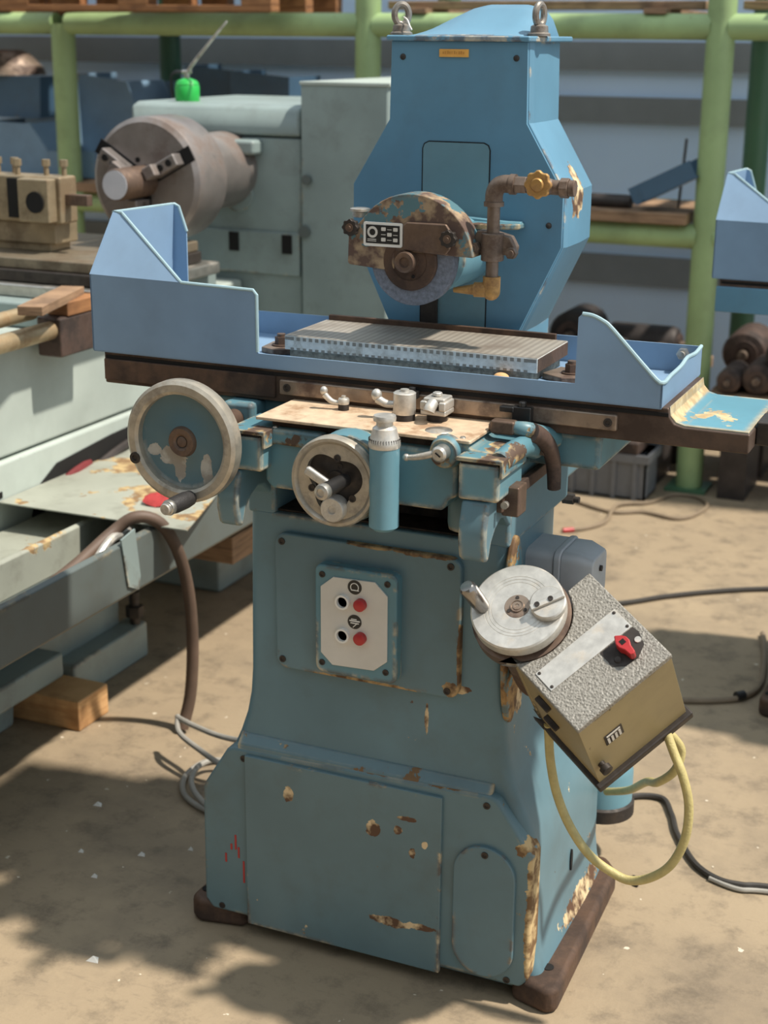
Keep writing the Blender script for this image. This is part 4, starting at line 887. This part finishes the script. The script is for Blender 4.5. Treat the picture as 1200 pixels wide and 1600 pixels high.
# stored guards
def guard(label, poly, y, dep, mat, T=.006):
    """open folded-sheet guard: front sheet plus side sheets following its outline"""
    poly = [(a_, b_+.007) for a_, b_ in poly]
    g = G(); g.prism(poly, 'y', y, y+T); n = len(poly)
    for i in range(n):
        a, b = poly[i], poly[(i+1) % n]
        dx, dz = b[0]-a[0], b[1]-a[1]; L_ = math.hypot(dx, dz); nx, nz = -dz/L_*T, dx/L_*T
        if i == n-1: continue
        g.prism([a, b, (b[0]+nx, b[1]+nz), (a[0]+nx, a[1]+nz)], 'y', y, y+dep)
    return tag(obj('sheet_guard', g, M[mat]), label, 'guard', 'sheet metal guards stored on the rack')
guard('large blue sheet guard with cut corner beside green rack post', [(-2.80,1.40),(-2.76,1.30),(-2.74,1.015),(-3.03,1.015),(-3.04,1.43)], 3.62, .3, 'guardblue')
guard('plain blue sheet guard behind the lathe chuck', [(-2.70,1.40),(-2.70,1.015),(-2.90,1.015),(-2.90,1.39)], 3.93, .10, 'guardblue')
guard('small low blue sheet guard at rack post foot', [(-2.80,1.12),(-2.80,1.015),(-3.02,1.015),(-3.02,1.115)], 3.35, .22, 'guardblue')
guard('blue slanted guard lowest of the stored guards', [(-3.13,1.225),(-3.04,1.11),(-3.04,1.015),(-3.34,1.015),(-3.34,1.232)], 3.36, .26, 'guardblue')
guard('dark blue drum guard atop the slanted guard', [(-3.12,1.42),(-3.13,1.25),(-3.40,1.25),(-3.40,1.42)], 3.44, .2, 'guarddark')
guard('pale blue guard leaning behind the dark drum guard', [(-3.30,1.38),(-3.22,1.015),(-3.56,1.015),(-3.50,1.38)], 3.86, .15, 'guardblue')
guard('long dark blue guard behind the oil can', [(-2.06,1.43),(-2.06,1.015),(-2.33,1.015),(-2.33,1.45)], 3.72, .3, 'guarddark')
guard('short dark blue guard behind the lathe headstock', [(-2.36,1.45),(-2.36,1.015),(-2.58,1.015),(-2.58,1.47)], 3.78, .3, 'guarddark')
tag(obj('metal_cone', G().rev([(.16,0),(.15,.03),(.09,.09),(.05,.105),(.0,.105),(.0,.10),(.085,.085),(.145,.028),(.155,0),(.16,0)], (-3.36,3.56,1.428), (0,0,1), 32), M['bar']), 'grey spun metal cone on the dark blue guard', 'cone')
# bits on the lower shelf
tag(obj('steel_bar', G().cyl((-.74,3.32,1.038),(-.45,3.30,1.038),.024), M['junk']), 'dark round steel bar lying on rack plank', 'bar')
ag = G(); am = [Vector((.89,.0,.45)), Vector((0,1,0)), Vector((-.45,0,.89))]
ag.obox((-.295,3.30,1.062),(.24,.16,.006),am); ag.obox((-.295-.02,3.225,1.089),(.24,.006,.06),am); ag.obox((-.295-.02,3.378,1.089),(.24,.006,.06),am); ag.obox((-.385,3.30,1.042),(.008,.16,.055),am)
ag.v = [p + Vector((-.01,0,.028)) for p in ag.v]
tag(obj('bent_guard', ag, M['guarddark']), 'bent blue grey channel guard propped on rack plank', 'guard')
tag(obj('thin_rod', G().cyl((-.30,3.40,1.014),(-.286,3.40,1.26),.005), M['junk']), 'thin dark rod standing behind the bent guard', 'rod')
# bottom level: motors, rollers, planks and crates
for i, (x0, x1, y0, y1) in enumerate(((-1.35,-.22,3.22,3.50),(-1.35,-.22,3.55,3.85),(-.10,1.05,3.16,3.45),(-.10,1.05,3.5,3.8))):
    t = thing('low_bench', ('low timber bench under the rack behind the grinder table' if i == 0 else 'rear timber bench under the rack behind grinder table' if i == 1 else 'low timber bench carrying rollers past the green post' if i == 2 else 'rear timber bench past the green post'), 'bench', ((x0+x1)/2,(y0+y1)/2,0), 'timber benches under the rack')
    obj('board', G().box(x0,x1,y0,y1,.345,.39), M['woodgrey'], t, .004)
    for x in (x0+.06, x1-.16): obj('leg', G().box(x,x+.1,y0+.02,y1-.02,0,.345), M['junk'], t, .003)
def motor(x, y, z, r, L_, ax, label, mat='junk'):
    t = thing('motor', label, 'motor', (x,y,z), 'oily motors and rollers under the rack')
    d = Vector((1,0,0)) if ax == 'x' else Vector((0,-1,0)) if ax == 'y' else Vector((.6,-.8,0))
    c = Vector((x,y,z+r)) - d*L_/2
    obj('motor_body', G().rev([(0,0),(r*.7,0),(r*.95,L_*.06),(r,L_*.1),(r,L_*.88),(r*.9,L_*.94),(r*.5,L_*.97),(0,L_*.97)], c, d, 22), M[mat], t)
    obj('shaft', G().cyl(c+d*L_*.95, c+d*L_*1.12, r*.22), M['bar'], t)
    obj('end_flange', G().rev([(r*.35,0),(r*.62,0),(r*.62,r*.12),(r*.35,r*.12),(r*.35,0)], c+d*L_*.96, d, 20), M['junk2'], t)
for a in ((-.86,3.36,.39,.075,.24,'d','fat dark motor behind the grinder column','junk'), (-.72,3.64,.39,.095,.26,'y','large dark round motor at rear under rack','junk'), (-.66,3.36,.39,.055,.14,'y','small rusty roller behind the grinder tray','junk2'),
          (-.50,3.36,.39,.062,.2,'y','slim dark motor behind tray end','junk'), (-.34,3.36,.39,.058,.22,'y','rusty stub motor next to green post','junk2'), (-.46,3.66,.39,.07,.3,'x','long dark roller at rear of bench','junk'),
          (-.03,3.28,.39,.045,.22,'y','small bright-ended roller on bench front','junk2'), (.07,3.30,.39,.058,.24,'y','rusted ring-faced roller on bench','junk2'), (.19,3.30,.39,.052,.24,'y','dark roller at bench middle','junk'),
          (-.04,3.62,.39,.085,.26,'y','large rusted rotor at rear behind rollers','junk2'), (.14,3.62,.39,.09,.26,'y','red capped motor at rear behind rollers','junkred'), (.13,3.30,.492,.045,.2,'y','dark roller lying on top of two rollers','junk')):
    motor(*a)
def crate(x0, x1, y0, y1, z0, z1, label):
    t = thing('crate', label, 'crate', ((x0+x1)/2,(y0+y1)/2,z0), 'grey crates under the rack')
    T_ = .008
    obj('shell', G().box(x0,x1,y0,y0+T_,z0,z1).box(x0,x1,y1-T_,y1,z0,z1).box(x0,x0+T_,y0,y1,z0,z1).box(x1-T_,x1,y0,y1,z0,z1).box(x0,x1,y0,y1,z0,z0+T_), M['crate'], t)
    obj('rim', G().box(x0-.012,x1+.012,y0-.012,y0+T_,z1-.03,z1).box(x0-.012,x1+.012,y1-T_,y1+.012,z1-.03,z1).box(x0-.012,x0+T_,y0,y1,z1-.03,z1).box(x1-T_,x1+.012,y0,y1,z1-.03,z1), M['crate'], t)
    for k in range(5): obj('rib', G().box(x0+(x1-x0)*(k+.5)/5-.008,x0+(x1-x0)*(k+.5)/5+.008,y0-.010,y0,z0,z1-.03), M['crate'], t)
crate(-.66,-.27,3.03,3.20,0,.17,'grey plastic crate on floor beside green post')
crate(-1.12,-.72,3.03,3.20,0,.17,'grey plastic crate on floor behind grinder base')
tag(obj('machine_part', G().box(-.62,-.30,3.02,3.19,.17,.215).box(-.55,-.38,3.05,3.15,.21,.24), M['junk2'], None, .006), 'rusty flat machine part lying on the grey crate', 'machine part')
# scraps on the floor
for i, (x, y, s_) in enumerate(((-.46,-.19,.012),(-.62,.05,.007),(-.70,.12,.006),(-.58,.16,.008),(-.78,.30,.010),(-.50,.22,.006))):
    g = G(); g.add([(x-s_,y-s_*.6,.0),(x+s_,y-s_*.4,.0),(x+s_*.2,y+s_,.0),(x-s_*.1,y,.006+s_*.3)], [(0,2,1),(0,1,3),(1,2,3),(2,0,3)])
    tag(obj('paint_flake', g, M['white']), 'small white paint flake on the concrete beside grinder', 'debris', 'paint flakes on the floor')
tag(obj('metal_chip', G().tube([(.355,.475,.003),(.362,.482,.010),(.37,.478,.004),(.366,.466,.003),(.376,.462,.003)], .003, 6), M['black']), 'small black curled scrap on floor near yellow conduit', 'debris')
